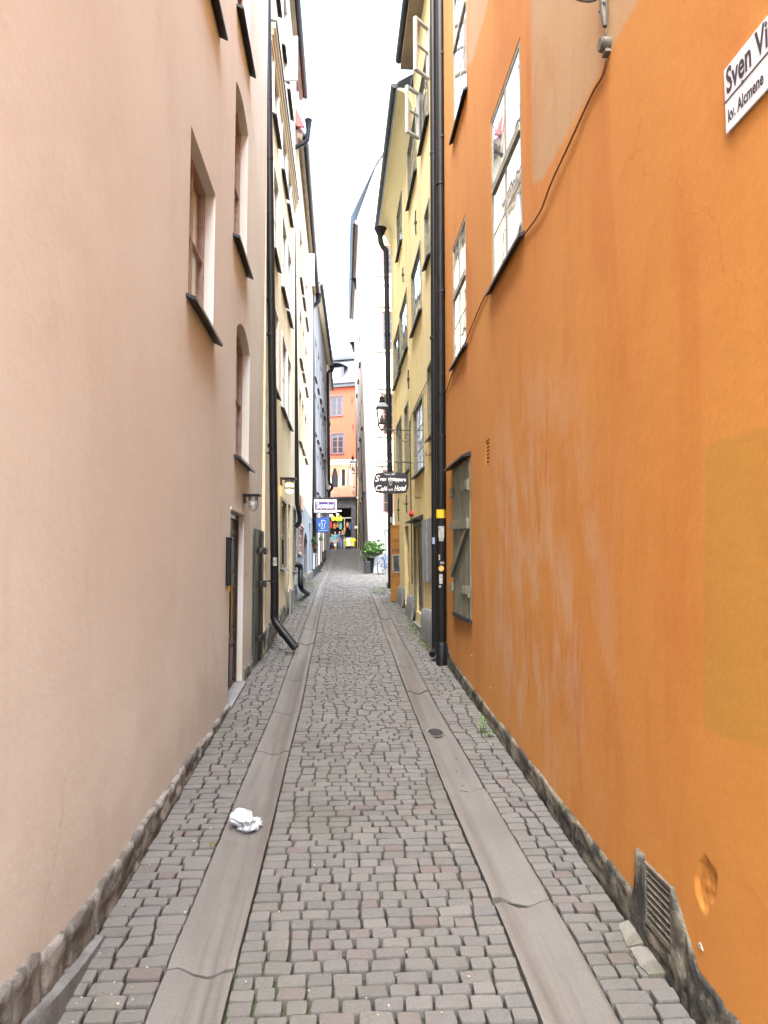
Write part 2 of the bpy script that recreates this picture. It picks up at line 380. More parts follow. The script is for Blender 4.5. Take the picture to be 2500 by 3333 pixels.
def wall(fc, s0, s1, h1, ops, mat, parent, depth=4.0, name='wall', hbot=None, grid=1.2):
    """front skin with openings and their reveals, closed at the ends, top and back. ops: dict(s0,s1,h0,h1,d,arch)"""
    mb = MB(); P = fc.P
    hb = min(g(fc.P(s0, 0, 0).y), g(fc.P(s1, 0, 0).y)) - .5 if hbot is None else hbot
    def breaks(a, b, extra):
        bs = sorted(set([round(v, 4) for v in [a, b] + [e for e in extra if a < e < b]])); out = []
        for i in range(len(bs) - 1):
            k = max(1, int((bs[i + 1] - bs[i]) / grid)); out += [bs[i] + (bs[i + 1] - bs[i]) * j / k for j in range(k)]
        return out + [bs[-1]]
    ss = breaks(s0, s1, [o[k] for o in ops for k in ('s0', 's1')]); hh = breaks(hb, h1, [o[k] for o in ops for k in ('h0', 'h1')])
    idx = {}
    def V(i, j):
        if (i, j) not in idx: idx[(i, j)] = len(mb.v); mb.v.append(tuple(P(ss[i], 0, hh[j])))
        return idx[(i, j)]
    for i in range(len(ss) - 1):
        for j in range(len(hh) - 1):
            cs, ch = (ss[i] + ss[i + 1]) / 2, (hh[j] + hh[j + 1]) / 2
            if any(o['s0'] < cs < o['s1'] and o['h0'] < ch < o['h1'] for o in ops): continue
            mb.f.append((V(i, j), V(i + 1, j), V(i + 1, j + 1), V(i, j + 1))); mb.mi.append(0)
    for o in ops:
        a, b, c, e, d = o['s0'], o['s1'], o['h0'], o['h1'], -o['d']; rise = o.get('arch', 0)
        top = arc_pts(a, b, e, rise, 10) if rise else [(a, e), (b, e)]
        mb.quad(P(a, 0, c), P(a, d, c), P(a, d, top[0][1]), P(a, 0, top[0][1])); mb.quad(P(b, 0, c), P(b, d, c), P(b, d, top[-1][1]), P(b, 0, top[-1][1]))
        mb.quad(P(a, 0, c), P(b, 0, c), P(b, d, c), P(a, d, c))
        for (sa, ha), (sb, hb_) in zip(top, top[1:]):
            mb.quad(P(sa, 0, ha), P(sb, 0, hb_), P(sb, d, hb_), P(sa, d, ha))
            if rise and min(ha, hb_) < e - 1e-5: mb.quad(P(sa, 0, ha), P(sb, 0, hb_), P(sb, 0, e), P(sa, 0, e))
    for sa in (s0, s1): mb.quad(P(sa, 0, hb), P(sa, 0, h1), P(sa, -depth, h1), P(sa, -depth, hb))
    mb.quad(P(s0, 0, h1), P(s1, 0, h1), P(s1, -depth, h1), P(s0, -depth, h1)); mb.quad(P(s0, -depth, hb), P(s1, -depth, hb), P(s1, -depth, h1), P(s0, -depth, h1))
    return mb.build(name, mat, parent, fix=False)

def sill(fc, a, b, h, mat, parent, out=.07, th=.025, over=.06, n0=-.02, drop=.035):
    mb = MB(); mb.prism([(n0, h), (out, h - drop), (out, h - drop - th), (out - .012, h - drop - th), (n0, h - .022)], lambda n, s, hh: fc.P(s, n, hh), a - over, b + over)
    return mb.build('sill', mat, parent)

def window(fc, a, b, c, e, parent, d=.05, cols=2, rows=2, fm='olive', pane='glass', fw=.05, casing=None, cm=None, sillm='sill', sout=.07, curtain=None, arch=0, bar=.022, proud=None, transom=None):
    """frame mesh > pane, sill, casing, curtain. a..b along the wall, c..e in height; d = how far back the frame sits"""
    mb = MB(); n0, n1 = -d - .05, -d
    top = (lambda s: e - arch * (2 * (s - (a + b) / 2) / (b - a)) ** 2)
    fb = lambda *k: fc.fb(mb, *k)
    if arch:
        pts = arc_pts(a, b, e, arch, 10)
        for (sa, ha), (sb, hb) in zip(pts, pts[1:]):
            mb.add([fc.P(s, n, h) for n in (n0, n1) for s, h in ((sa, ha), (sb, hb), (sb, hb - fw), (sa, ha - fw))],
                   [(0, 1, 2, 3), (7, 6, 5, 4), (0, 4, 5, 1), (3, 2, 6, 7), (0, 3, 7, 4), (1, 5, 6, 2)])
    else: fb(a + fw, b - fw, n0, n1, e - fw, e)
    fb(a, a + fw, n0, n1, c, e - arch); fb(b - fw, b, n0, n1, c, e - arch); fb(a + fw, b - fw, n0, n1, c, c + fw)
    wd = b - a
    for k in range(1, cols):
        s = a + wd * k / cols; fb(s - fw * .55, s + fw * .55, n0 + .003, n1 - .003, c + fw, top(s) - fw)
    for k in range(1, rows):
        h = c + (e - arch * .5 - c) * k / rows if not transom else transom
        for m in range(cols):
            sa, sb = a + wd * m / cols + fw * .5, a + wd * (m + 1) / cols - fw * .5; fb(sa, sb, n0 + .012, n1 - .002, h - bar / 2, h + bar / 2)
    o = mb.build('window', fm, parent)
    p = MB(); pts = ([(a + fw * .5, c + fw * .5)] + [(b - fw * .5, c + fw * .5)] + [(s, h - fw * .5) for s, h in reversed(arc_pts(a + fw * .5, b - fw * .5, e, arch, 8))]) if arch else \
        [(a + fw * .5, c + fw * .5), (b - fw * .5, c + fw * .5), (b - fw * .5, e - fw * .5), (a + fw * .5, e - fw * .5)]
    if pane == 'clear': p.add([fc.P(s, -d - .03, h) for s, h in pts], [tuple(range(len(pts)))])
    else: p.prism(pts, lambda s, n, h: fc.P(s, n, h), -d - .012, -d - .006)
    p.build('pane', pane, o, fix=(pane != 'clear'))
    if curtain:
        q = MB(); n = 28
        for k in range(n):
            sa, sb = a + wd * k / n, a + wd * (k + 1) / n; na, nb = (-d - .062 + .012 * math.sin(2.3 * x) for x in (k, k + 1))
            q.quad(fc.P(sa, na, c), fc.P(sb, nb, c), fc.P(sb, nb, e), fc.P(sa, na, e))
        q.quad(fc.P(a - .02, -d - .2, c - .02), fc.P(b + .02, -d - .2, c - .02), fc.P(b + .02, -d - .2, e + .02), fc.P(a - .02, -d - .2, e + .02))
        q.build('curtain', curtain, o, smooth='all', fix=False)
    if casing:
        q = MB(); pr = proud or .022
        for (s0_, s1_, h0_, h1_) in ((a - casing, a, c, e + casing), (b, b + casing, c, e + casing), (a, b, e, e + casing)): fc.fb(q, s0_, s1_, -.03, pr, h0_, h1_)
        q.build('casing', cm or fm, o)
    if sillm: sill(fc, a, b, c, sillm, o, sout)
    return o

def plinth(fc, s0, s1, top, mat, parent, n0=-.05, nf=.02, rough=.02, name='plinth', step=.022, seed=0, jag=.03, cols=None):
    """foundation stones: a rough strip along the foot of a wall; top(s) gives its height above the ground"""
    mb = MB(); ns = max(2, int((s1 - s0) / step)); nh = 9; rows = []
    joints = []; s = s0; rr = random.Random(seed)
    while s < s1: s += rr.uniform(.22, .6); joints.append(s)
    for i in range(ns + 1):
        s = s0 + (s1 - s0) * i / ns; y = fc.P(s, 0, 0).y; hb = g(y) - .06
        jd = min(abs(s - j) for j in joints); gap = -max(.022, 1.2 * rough) if jd < step * .6 else 0
        stone = sum(1 for j in joints if j < s); rs_ = random.Random(stone * 131 + seed); off = rs_.uniform(-.5, .5) * rough * .9
        ht = g(y) + top(s) + jag * rs_.uniform(-.9, .9) + jag * .35 * noise.noise((s * 11, seed, 7)) + jag * .3 * noise.noise((s * 29, seed, 5)) - (.012 if gap else 0)
        rows.append([fc.P(s, max(.003, nf + gap + off + rough * noise.noise((s * 6, k * 1.1, seed)) + rough * .5 * noise.noise((s * 17, k * 2.3, seed)) - (rough * .25 if k == nh else 0) + rough * .35 * noise.noise((s * 41, k * 3.7, seed))), hb + (ht - hb) * k / nh) for k in range(nh + 1)] + [fc.P(s, n0, ht)])
    m = nh + 2; mb.v = [tuple(p) for r in rows for p in r]
    mb.f = [(i * m + k, (i + 1) * m + k, (i + 1) * m + k + 1, i * m + k + 1) for i in range(ns) for k in range(m - 1)]; mb.mi = [0] * len(mb.f)
    mb.add(rows[0], [tuple(range(m))]); mb.add(rows[-1], [tuple(range(m))])
    return mb.build(name, mat, parent, smooth='all', fix=False)

def curve_pts(pts, n=6):                       # Catmull-Rom through points
    P = [Vector(p) for p in pts]; out = []
    for i in range(len(P) - 1):
        a, b, c, d = P[max(i - 1, 0)], P[i], P[i + 1], P[min(i + 2, len(P) - 1)]
        for k in range(n):
            t = k / n; out.append(.5 * (2 * b + (c - a) * t + (2 * a - 5 * b + 4 * c - d) * t * t + (3 * b - a - 3 * c + d) * t ** 3))
    return out + [P[-1]]
M['redgrey'] = pm('dull_red_brown_frame', (.085, .045, .047), .6, 0, .15, 8, .1); M['bagorangey'] = pm('orange_sticker', (.72, .42, .10), .6, 0, .15, 8, 0)
M['bikeblue'] = pm('blue_bike_paint', (.035, .10, .28), .35, .1, .1, 9, 0); M['bikewhite'] = pm('white_saddle_cover', (.75, .76, .78), .5, 0, .05, 9, .1); M['amberpl'] = pm('amber_plastic', (.55, .24, .03), .35, 0, .15, 8, 0)

M['creamcove'] = plaster('cream_yellow_cove', (.80, .70, .42), (.78, .66, .36), (.70, .56, .30), (.62, .50, .28), .3, .2)
# ------------------------------------------------------------------ the ground, the setts, the channels
def sheet(name, xs, ys, dz, mat):
    mb = MB(); n = len(xs); mb.v = [(x, y, g(y) + dz(x, y)) for y in ys for x in xs]
    mb.f = [(j * n + i, j * n + i + 1, (j + 1) * n + i + 1, (j + 1) * n + i) for j in range(len(ys) - 1) for i in range(n - 1)]; mb.mi = [0] * len(mb.f)
    return tag(mb.build(name, mat, None, fix=False), kind='structure')
ys = [-60, -30, -10, -5] + [i * .5 for i in range(-4, 100)] + [50 + i * 2 for i in range(1, 20)] + [120, 200, 400]
sheet('ground', [-300, -60, -10, -3, -1.3, 0, 1.6, 4, 10, 60, 300], ys, lambda x, y: -.06 if y < 44 else -.006, 'ground')
sheet('paving_bed', [-1.16, -.4, .3, .9, 1.5], [i * .5 for i in range(-3, 89)], lambda x, y: -.036, 'dirt')
sheet('yard_bed', [1.5001, 4, 8], [16.4 + i * .5 for i in range(0, 27)], lambda x, y: -.036, 'dirt')

def table(pts): P = sorted((on_ground(*p) for p in pts), key=lambda p: p.y); return [p.y for p in P], [p.x for p in P]
TLo = table([(555, 3122), (887, 2320), (1019, 1963), (1046, 1895)]); TLi = table([(772, 3122), (974, 2320), (1048, 1963), (1070, 1880), (1096, 1797)])
TRi = table([(1651, 3038), (1475, 2622), (1351, 2320), (1251, 2053), (1222, 1963), (1206, 1928)]); TRo = table([(1856, 3038), (1610, 2622), (1432, 2320), (1292, 2053), (1245, 1963), (1231, 1928)])
wob = lambda y, k: .003 * math.sin(y * 1.9 + k)
fLi, fLo, fRi, fRo = (lerp_table(*T) for T in (TLi, TLo, TRi, TRo))
Li = lambda y: fLi(y) + wob(y, 0); Lo = lambda y: fLo(y) + wob(y, 1)
Ri = lambda y: fRi(y) + wob(y, 2); Ro = lambda y: fRo(y) + wob(y, 3)
Lo2 = lambda y: min(Lo(y), Li(y) - .19)
R_END = TRi[0][-1]
def channel(name, a, b, y0, y1, seed):
    rr = random.Random(seed); mb = MB(); y = y0; NX = 20
    while y < y1:
        L = rr.uniform(1.0, 1.6); ye = min(y + L, y1); dz = rr.uniform(-.005, .007); sk = rr.uniform(-.02, .02); k = max(3, int((ye - y) / .08)); ring = []
        for j in range(k + 1):
            yy = y + .007 + (ye - y - .014) * j / k
            for i in range(NX + 1):
                t = i / NX; x = a(yy) + (b(yy) - a(yy)) * t; e = min(1, max(0, (t - .14) / .72))
                z = -.032 * math.sin(math.pi * e) ** 1.3 + .006 * math.exp(-((t - .5) / .10) ** 2) + .004 * noise.noise((x * 5, yy * 2, seed)) + dz
                if j in (0, k): z -= .010
                ring.append((x, yy + sk * (t - .5) * 2 * (1 if j in (0, k) else .5) + .016 * math.sin(math.pi * 2 * t) * (1 if j in (0, k) else .6), g(yy) + z))
        n = NX + 1; base = len(mb.v)
        mb.add(ring, [(j * n + i, j * n + i + 1, (j + 1) * n + i + 1, (j + 1) * n + i) for j in range(k) for i in range(NX)])
        for edge in ([j * n for j in range(k + 1)], [j * n + NX for j in range(k + 1)], list(range(n)), [k * n + i for i in range(n)]):
            low = [(ring[q][0], ring[q][1], ring[q][2] - .05) for q in edge]; m = len(edge)
            mb.add([ring[q] for q in edge] + low, [(i, i + 1, m + i + 1, m + i) for i in range(m - 1)])
        y = ye
    return tag(mb.build(name, 'gutter', None, smooth=True, fix=False), kind='structure')
channel('stone_gutter', Lo2, Li, -.5, 41.5, 3); channel('stone_gutter', Ri, Ro, -.5, R_END, 5)
far_r = lerp_table([29.5, 38.4], [on_ground(1161, 1877).x, on_ground(1169, 1795).x])
channel('stone_gutter', far_r, lambda y: far_r(y) + .2, 30.0, 41.5, 9)

def setts(name, rows, mat, pitch=.077, wid=.116, gap=.0070, curve=.008):
    """rows: fn(y) -> list of (xa, xb); every stone a small rounded block with its own size, height and tilt"""
    cx, cyy, hx, hy = [], [], [], []
    y = rows['y0']
    while y < rows['y1']:
        p = pitch * rng.uniform(.92, 1.09)
        for xa, xb in rows['f'](y):
            if xb - xa < .05: continue
            n = max(1, int(round((xb - xa) / (wid * rng.uniform(.92, 1.08))))); ws = rng.uniform(.72, 1.28, n); ws = ws / ws.sum() * (xb - xa); x = xa
            for q in ws: cx.append(x + q / 2); cyy.append(y + p / 2); hx.append(q / 2 - gap / 2 * rng.uniform(.6, 1.6)); hy.append(p / 2 - gap / 2 * rng.uniform(.7, 1.5)); x += q
        y += p
    cx, cyy, hx, hy = map(np.array, (cx, cyy, hx, hy)); n = len(cx)
    cyy = cyy + curve * np.sin(cx * 2.4 + cyy * .7) + rng.normal(0, .0018, n)
    ring = np.array([(1, .78), (.86, 1), (-.86, 1), (-1, .78), (-1, -.78), (-.86, -1), (.86, -1), (1, -.78)])
    jit = 1 + rng.uniform(-.10, .05, (n, 8, 2)); zc = rng.normal(0, .0024, n); tx, ty = rng.normal(0, .028, n), rng.normal(0, .035, n)
    gz = np.interp(cyy, GY, GZ); sl = (np.interp(cyy + .05, GY, GZ) - gz) / .05
    V = np.zeros((n, 25, 3))
    for k, (sc, z) in enumerate(((1.0, -.04), (.995, -.0065), (.945, .0))):
        dx = ring[None, :, 0] * jit[:, :, 0] * hx[:, None] * sc; dy = ring[None, :, 1] * jit[:, :, 1] * hy[:, None] * sc
        V[:, k * 8:(k + 1) * 8, 0] = cx[:, None] + dx; V[:, k * 8:(k + 1) * 8, 1] = cyy[:, None] + dy
        V[:, k * 8:(k + 1) * 8, 2] = gz[:, None] + z + zc[:, None] + dx * tx[:, None] + dy * (ty + sl)[:, None]
    V[:, 24, 0] = cx; V[:, 24, 1] = cyy; V[:, 24, 2] = gz + zc + .0006
    quads = np.array([(k * 8 + i, k * 8 + (i + 1) % 8, (k + 1) * 8 + (i + 1) % 8, (k + 1) * 8 + i) for k in range(2) for i in range(8)]); tris = np.array([(16 + i, 16 + (i + 1) % 8, 24) for i in range(8)])
    off = (np.arange(n) * 25)[:, None, None]; Q = (quads[None] + off).reshape(-1, 4); T = (tris[None] + off).reshape(-1, 3)
    me = bpy.data.meshes.new(name); me.vertices.add(n * 25); me.vertices.foreach_set('co', V.reshape(-1).astype(np.float32))
    me.loops.add(Q.size + T.size); me.loops.foreach_set('vertex_index', np.concatenate([Q.reshape(-1), T.reshape(-1)]).astype(np.int32))
    starts = np.concatenate([np.arange(len(Q)) * 4, len(Q) * 4 + np.arange(len(T)) * 3]).astype(np.int32)
    me.polygons.add(len(Q) + len(T)); me.polygons.foreach_set('loop_start', starts)
    me.polygons.foreach_set('use_smooth', [False] * (len(Q) + len(T))); me.update(calc_edges=True); me.validate()
    me.materials.append(M[mat]); o = bpy.data.objects.new(name, me); COL.objects.link(o); return tag(o, kind='structure')
def rowf(y):
    out = [(-1.10, Lo2(y) - .006)]
    if y < R_END: out += [(Li(y) + .006, Ri(y) - .006), (Ro(y) + .006, 1.335 - max(0, y - 9) * .012)]
    elif y > 30: out += [(Li(y) + .006, far_r(y) - .006), (far_r(y) + .206, 1.25)]
    else: out += [(Li(y) + .006, 1.27 if y < 16.4 else 4.4)]
    return out
setts('cobblestone_paving', dict(y0=-.6, y1=42, f=rowf), 'cobble')

# ------------------------------------------------------------------ left side: the beige house
def OP(fc, a, b, d=.05, **k):
    """opening from pixels: a = (px, py top, py bottom) of one edge, b = (px, py) of the other edge"""
    s1, h1 = fc.px(a[0], a[1]); s1b, h0 = fc.px(a[0], a[2]); s2 = fc.px(*b)[0]; sa = (s1 + s1b) / 2
    return dict(s0=min(sa, s2), s1=max(sa, s2), h0=h0, h1=h1, d=d, **k)
def WIN(fc, o, parent, **k): return window(fc, o['s0'] + .002, o['s1'] - .002, o['h0'] + .002, o['h1'] - .002, parent, arch=o.get('arch', 0), **k)

fA = Fac(-1.115, -1.5, -1.115, 9.5, (1, 0, 0))
house = thing('plastered_house', (-1.115, -1.5, 0), 'tall beige plastered house with deep set windows and a dark brown door', 'house')
w1 = OP(fA, (617, 392, 969), (697, 900), .11); w2 = OP(fA, (765, 214, 777), (806, 600), .11, arch=.10); w3 = OP(fA, (768, 1006, 1482), (812, 1300), .11, arch=.16)
w4 = dict(w2, h0=7.62, h1=9.3); w5 = dict(w1, h0=6.58, h1=7.95)
dr = OP(fA, (746, 1657, 2299), (792, 1900), .13)
wall(fA, -1.0, 11.0, 13.0, [w1, w2, w3, w4, w5, dr], 'beige', house)
for o_ in (w1, w2, w3, w4, w5): WIN(fA, o_, house, d=.085, cols=2, rows=2, fm='pinkwood', pane='clear', curtain='curtain', fw=.055, sout=.075)
# the door
def panel_door(fc, o, parent, d, mat, panels, name='door', inset=.0):
    mb = MB(); a, b, c, e = o['s0'] + .002, o['s1'] - .002, o['h0'], o['h1'] - .002
    fc.fb(mb, a, b, -d - .05, -d, c, e)
    for (u0, u1, v0, v1) in panels:
        x0, x1, y0, y1 = a + (b - a) * u0, a + (b - a) * u1, c + (e - c) * v0, c + (e - c) * v1; t = .022
        for r4 in ((x0, x1, y0, y0 + t), (x0, x1, y1 - t, y1), (x0, x0 + t, y0 + t, y1 - t), (x1 - t, x1, y0 + t, y1 - t)): fc.fb(mb, r4[0], r4[1], -d - .002, -d + .014, r4[2], r4[3])
        fc.fb(mb, x0 + .05, x1 - .05, -d - .002, -d + .008, y0 + .05, y1 - .05)
    return mb.build(name, mat, parent, bevel=.003)
pan = [(u, u + .36, v0, v1) for u in (.09, .55) for v0, v1 in ((.06, .30), (.36, .62), (.68, .93))]
dl = panel_door(fA, dict(dr, s0=dr['s0'] + .055, s1=dr['s1'] - .055, h1=dr['h1'] - .06), house, .085, 'brownwood', pan)
mb = MB(); fA.fb(mb, dr['s0'], dr['s0'] + .053, -.14, -.06, dr['h0'], dr['h1']); fA.fb(mb, dr['s1'] - .053, dr['s1'], -.14, -.06, dr['h0'], dr['h1'])
fA.fb(mb, dr['s0'] + .053, dr['s1'] - .053, -.14, -.06, dr['h1'] - .058, dr['h1']); mb.build('door_frame', 'brownwood', house)
mb = MB(); sh = dr['s0'] + .16; h0 = fA.px(757, 2080)[1]; h1 = fA.px(757, 1876)[1]
mb.tube([fA.P(sh, -.085, h1), fA.P(sh, -.012, h1), fA.P(sh, -.004, h1 - .02), fA.P(sh, -.004, h0 + .02), fA.P(sh, -.012, h0), fA.P(sh, -.085, h0)], .009, 10)
mb.build('handle', 'brass', dl, smooth=True)
mb = MB(); yy = fA.P(dr['s0'], 0, 0).y
mb.prism([(-.10, -.3), (.045, -.3), (.045, .03), (-.10, .045)], lambda n, s, z: fA.P(s, n, z + g(fA.P(s, 0, 0).y)), dr['s0'] - .03, dr['s1'] + .03)
mb.build('threshold', 'threshold', house, bevel=.006)
mb = MB(); fA.fb(mb, dr['s0'] - .01, dr['s1'] + .03, 0, .012, dr['h1'] + .002, dr['h1'] + .03); mb.build('lintel', 'beige', house)
# foundation stones: high beside the camera, dying away at the door
ptop = lambda s: float(np.interp(s - 1.5, [0, 2.2, 2.6, 3.0, 3.6, 4.4, 5.5, 6.85], [.44, .37, .30, .23, .19, .17, .10, .05]))
plinth(fA, -.6, dr['s0'] - .04, lambda s: ptop(s) - .0, 'stone', house, nf=.024, rough=.013, seed=4, jag=.022, name='foundation_stone')
mb = MB(); N = 60; k0 = []; SK = 4.75
for i in range(N + 1):
    s = SK * i / N; y = fA.P(s, 0, 0).y; t = max(0, ptop(s) - float(np.interp(y, [2, 2.9, 3.3, 6.9], [.19, .13, .12, .10]))) * min(1, .15 + (SK - s) / .8); wz = .012 * noise.noise((s * 4, 1, 3))
    k0.append([fA.P(s, .07 + wz, g(y) - .06), fA.P(s, .06 + wz, g(y) + t * .9 + wz), fA.P(s, .048 + wz, g(y) + t + wz), fA.P(s, -.02, g(y) + t + wz)])
mb.v = [tuple(p) for r in k0 for p in r]; mb.f = [(i * 4 + k, i * 4 + 4 + k, i * 4 + 5 + k, i * 4 + 1 + k) for i in range(N) for k in range(3)]; mb.mi = [0] * len(mb.f)
mb.build('kerb', 'concrete', house, smooth=True, fix=False)
s_sh0 = fA.px(821, 1950)[0]; s_sh1 = fA.px(850, 1950)[0]
plinth(fA, dr['s1'] + .05, 11.0, lambda s: .14 + .13 * max(0, math.sin(s * 5)), 'stone', house, nf=.014, rough=.02, seed=9, name='foundation_stone', jag=.05)
# iron cellar shutter beside the door
mb = MB(); hs0, hs1 = fA.px(822, 2203)[1], fA.px(821, 1719)[1]
fA.fb(mb, s_sh0, s_sh1, .014, .034, hs0 + .02, hs1)
shut = mb.build('iron_shutter', 'shutterdark', house, bevel=.004)
mb = MB(); sm = (s_sh0 + s_sh1) / 2; fA.fb(mb, sm - .03, sm + .03, .036, .062, hs0 + .0, hs1 - .04); mb.build('locking_bar', 'iron', shut, bevel=.004)
for hz, wd in ((fA.px(822, 1788)[1], .45), (fA.px(822, 1900)[1], .30), (fA.px(822, 2080)[1], .45)):
    mb = MB(); fA.fb(mb, sm - wd, sm + wd, .063, .085, hz - .04, hz + .02); mb.box(sm - .07, sm + .07, .086, .12, hz - .06, hz + .03, fA.P); mb.build('bracket', 'iron', shut, bevel=.005)
# small marks on the wall
for px, py, c_ in ((800, 1845, 'yellow'), (801, 1868, 'paper'), (803, 1886, 'yellow')):
    mb = MB(); s, h = fA.px(px, py); fA.fb(mb, s - .035, s + .035, .002, .004, h - .022, h + .022)
    mb.build('sticker', c_, house)

def cage_lamp(name, fc, px, py, label, lit=False, k=1.0):
    s, h = fc.px(px, py); n = .125 * k; p0 = fc.P(s, 0, h)
    t = thing(name, p0, label, 'wall lamp')
    mb = MB(); fc.fb(mb, s - .10 * k, s + .10 * k, 0, .215 * k, h + .012, h + .032); fc.fb(mb, s - .05 * k, s + .05 * k, 0, .03, h - .075 * k, h + .012); mb.build('bracket', 'iron', t, bevel=.003)
    c = fc.P(s, n, h)
    mb = MB(); mb.lathe([(.05 * k, .0), (.062 * k, .008), (.062 * k, -.045 * k), (.05 * k, -.05 * k)][::-1], c, 18); mb.build('housing', 'greymetal', t, smooth=True)
    mb = MB(); mb.lathe([(.004, -.185 * k), (.028 * k, -.178 * k), (.045 * k, -.16 * k), (.052 * k, -.135 * k), (.052 * k, -.05 * k)], c, 18)
    mb.build('glass_shade', M['lit_amber'] if lit else 'frosted', t, smooth=True)
    mb = MB(); mb.lathe([(.0575 * k, -.135 * k), (.061 * k, -.135 * k), (.061 * k, -.10 * k), (.0575 * k, -.10 * k)], c, 18)
    for q in range(4):
        a = q * math.pi / 2 + .6; mb.tube([c + Vector((math.cos(a) * .062 * k, math.sin(a) * .062 * k, -.05 * k)), c + Vector((math.cos(a) * .062 * k, math.sin(a) * .062 * k, -.14 * k))], .005 * k, 6)
    mb.build('cage', 'greymetal', t, smooth=True)
    return t
M['frosted'] = pm('frosted_lamp_glass', (.62, .58, .50), .25, 0, .06, 6, 0)
M['lit_amber'] = pm('lit_amber_glass', (.8, .5, .1), .3, 0, .05, 6, 0, emit=((1., .62, .16), 1.1))
cage_lamp('wall_lamp', fA, 793, 1618, 'unlit grey caged bulkhead lamp on the beige wall above the brown door', k=.88)
# black box at the near edge of the door
s, h = fA.px(741, 1905); s2, h2 = fA.px(741, 1757); t = thing('mailbox', fA.P(s, 0, h), 'narrow black metal box fixed to the beige wall beside the brown door', 'box')
mb = MB(); fA.fb(mb, s - .14, s - .02, 0, .052, h, h2); mb.build('body', 'black', t, bevel=.012)
mb = MB(); fA.fb(mb, s - .145, s - .015, -.002, .06, h2 + .002, h2 + .022); mb.build('lid', 'black', t, bevel=.006)
mb = MB(); fA.fb(mb, s - .09, s - .05, .015, .035, h - .055, h - .002); mb.build('padlock', 'yellow', t, bevel=.006)

# ------------------------------------------------------------------ left side: the yellow house with the tall eave
fB = Fac(-1.06, 9.5, -1.05, 15.6, (1, 0, 0), .008, 1.0)
hB = thing('plastered_house', (-1.06, 9.5, .6), 'pale yellow house with a moulded cornice beyond the first black drainpipe on the left', 'house')
opsB = []
def seg(fc, a, b, ht, d=.04): s0, h0 = fc.px(*a); s1, _ = fc.px(*b); return dict(s0=s0, s1=s1, h0=h0, h1=h0 + ht, d=d)
A_ = seg(fB, (887, 805), (903, 883), 1.35); B_ = seg(fB, (916, 965), (930, 1019), 1.3); C_ = seg(fB, (934, 1054), (945, 1098), 1.3)
lv = [A_['h0'], fB.px(887, 362)[1]]; low = lv[0] - (lv[1] - lv[0]) * 1.0
for q in (A_, B_, C_):
    for h in (lv[0], lv[1], low, lv[1] + 2.35): opsB.append(dict(q, h0=h, h1=h + (1.35 if h > low else 1.3)))
gw1 = OP(fB, (913, 1625, 1850), (929, 1740), .05); gd = OP(fB, (938, 1637, 1926), (946, 1780), .06); gw2 = OP(fB, (953, 1656, 1860), (961, 1760), .05)
wall(fB, 0, 6.1, 13.6, opsB + [gw1, gd, gw2], 'yellowL', hB)
for o_ in opsB: WIN(fB, o_, hB, d=.02, fm='olivelight', casing=.05, cm='whitewood', fw=.05)
for o_ in (gw1, gw2): WIN(fB, o_, hB, d=.03, fm='olive', casing=.05, fw=.06)
panel_door(fB, gd, hB, .05, 'olive', pan)
plinth(fB, 0, gd['s0'] - .02, lambda s: .22 + .1 * math.sin(s * 3), 'stone', hB, nf=.03, rough=.02, seed=12); plinth(fB, gd['s1'] + .02, 6.1, lambda s: .35, 'stone', hB, nf=.03, rough=.02, seed=13)
def cornice(fc, s0, s1, prof, mat, parent, name='cornice'):
    mb = MB(); mb.prism(prof, lambda n, s, h: fc.P(s, n, h), s0, s1); return mb.build(name, mat, parent)
def eave(fc, s0, s1, h, over, parent, soff='brownsoffit', gut='sill', roof='darkroof', rise=1.6, back=3.0):
    """soffit boards, gutter and the roof plane that falls towards the street"""
    mb = MB(); mb.prism([(0, h - .06), (over, h - .02), (over, h + .05), (0, h + .06)], lambda n, s, z: fc.P(s, n, z), s0, s1)
    k = int(over / .13)
    for i in range(k): n = .06 + i * .13; fc.fb(mb, s0, s1, n, n + .05, h - .085, h - .04)
    mb.build('soffit', soff, parent)
    mb = MB(); pr = [(over + .06 + .065 * math.cos(a), h + .055 + .065 * math.sin(a)) for a in [math.pi + math.pi * i / 8 for i in range(9)]] + [(over + .12, h + .065), (over + .01, h + .065)]
    mb.prism(pr, lambda n, s, z: fc.P(s, n, z), s0, s1); mb.build('roof_gutter', gut, parent, smooth=True)
    mb = MB(); mb.prism([(over + .02, h + .075), (over + .02, h + .11), (-back, h + .11 + rise), (-back, h + .075 + rise)], lambda n, s, z: fc.P(s, n, z), s0, s1); mb.build('roof', roof, parent)
M['brownsoffit'] = pm('brown_grey_soffit_boards', (.28, .22, .155), .75, 0, .2, 3, .2); M['creamsoffit'] = pm('cream_soffit', (.62, .54, .40), .8, 0, .1, 3, .1)
hc = 10.05
for a, b, o1 in ((hc - .32, hc - .22, .03), (hc - .22, hc - .12, .055), (hc - .12, hc, .085)): cornice(fB, .42, 5.6, [(-.02, a), (o1, a + .03), (o1, b), (-.02, b)], 'cream', hB)
cornice(fB, .42, 5.6, [(-.02, hc + .001), (.105, hc + .001), (.105, hc + .03), (-.02, hc + .06)], 'sill', hB, 'cornice_flashing')
eave(fB, 0, 7.2, 13.6, .10, hB, rise=2.0)
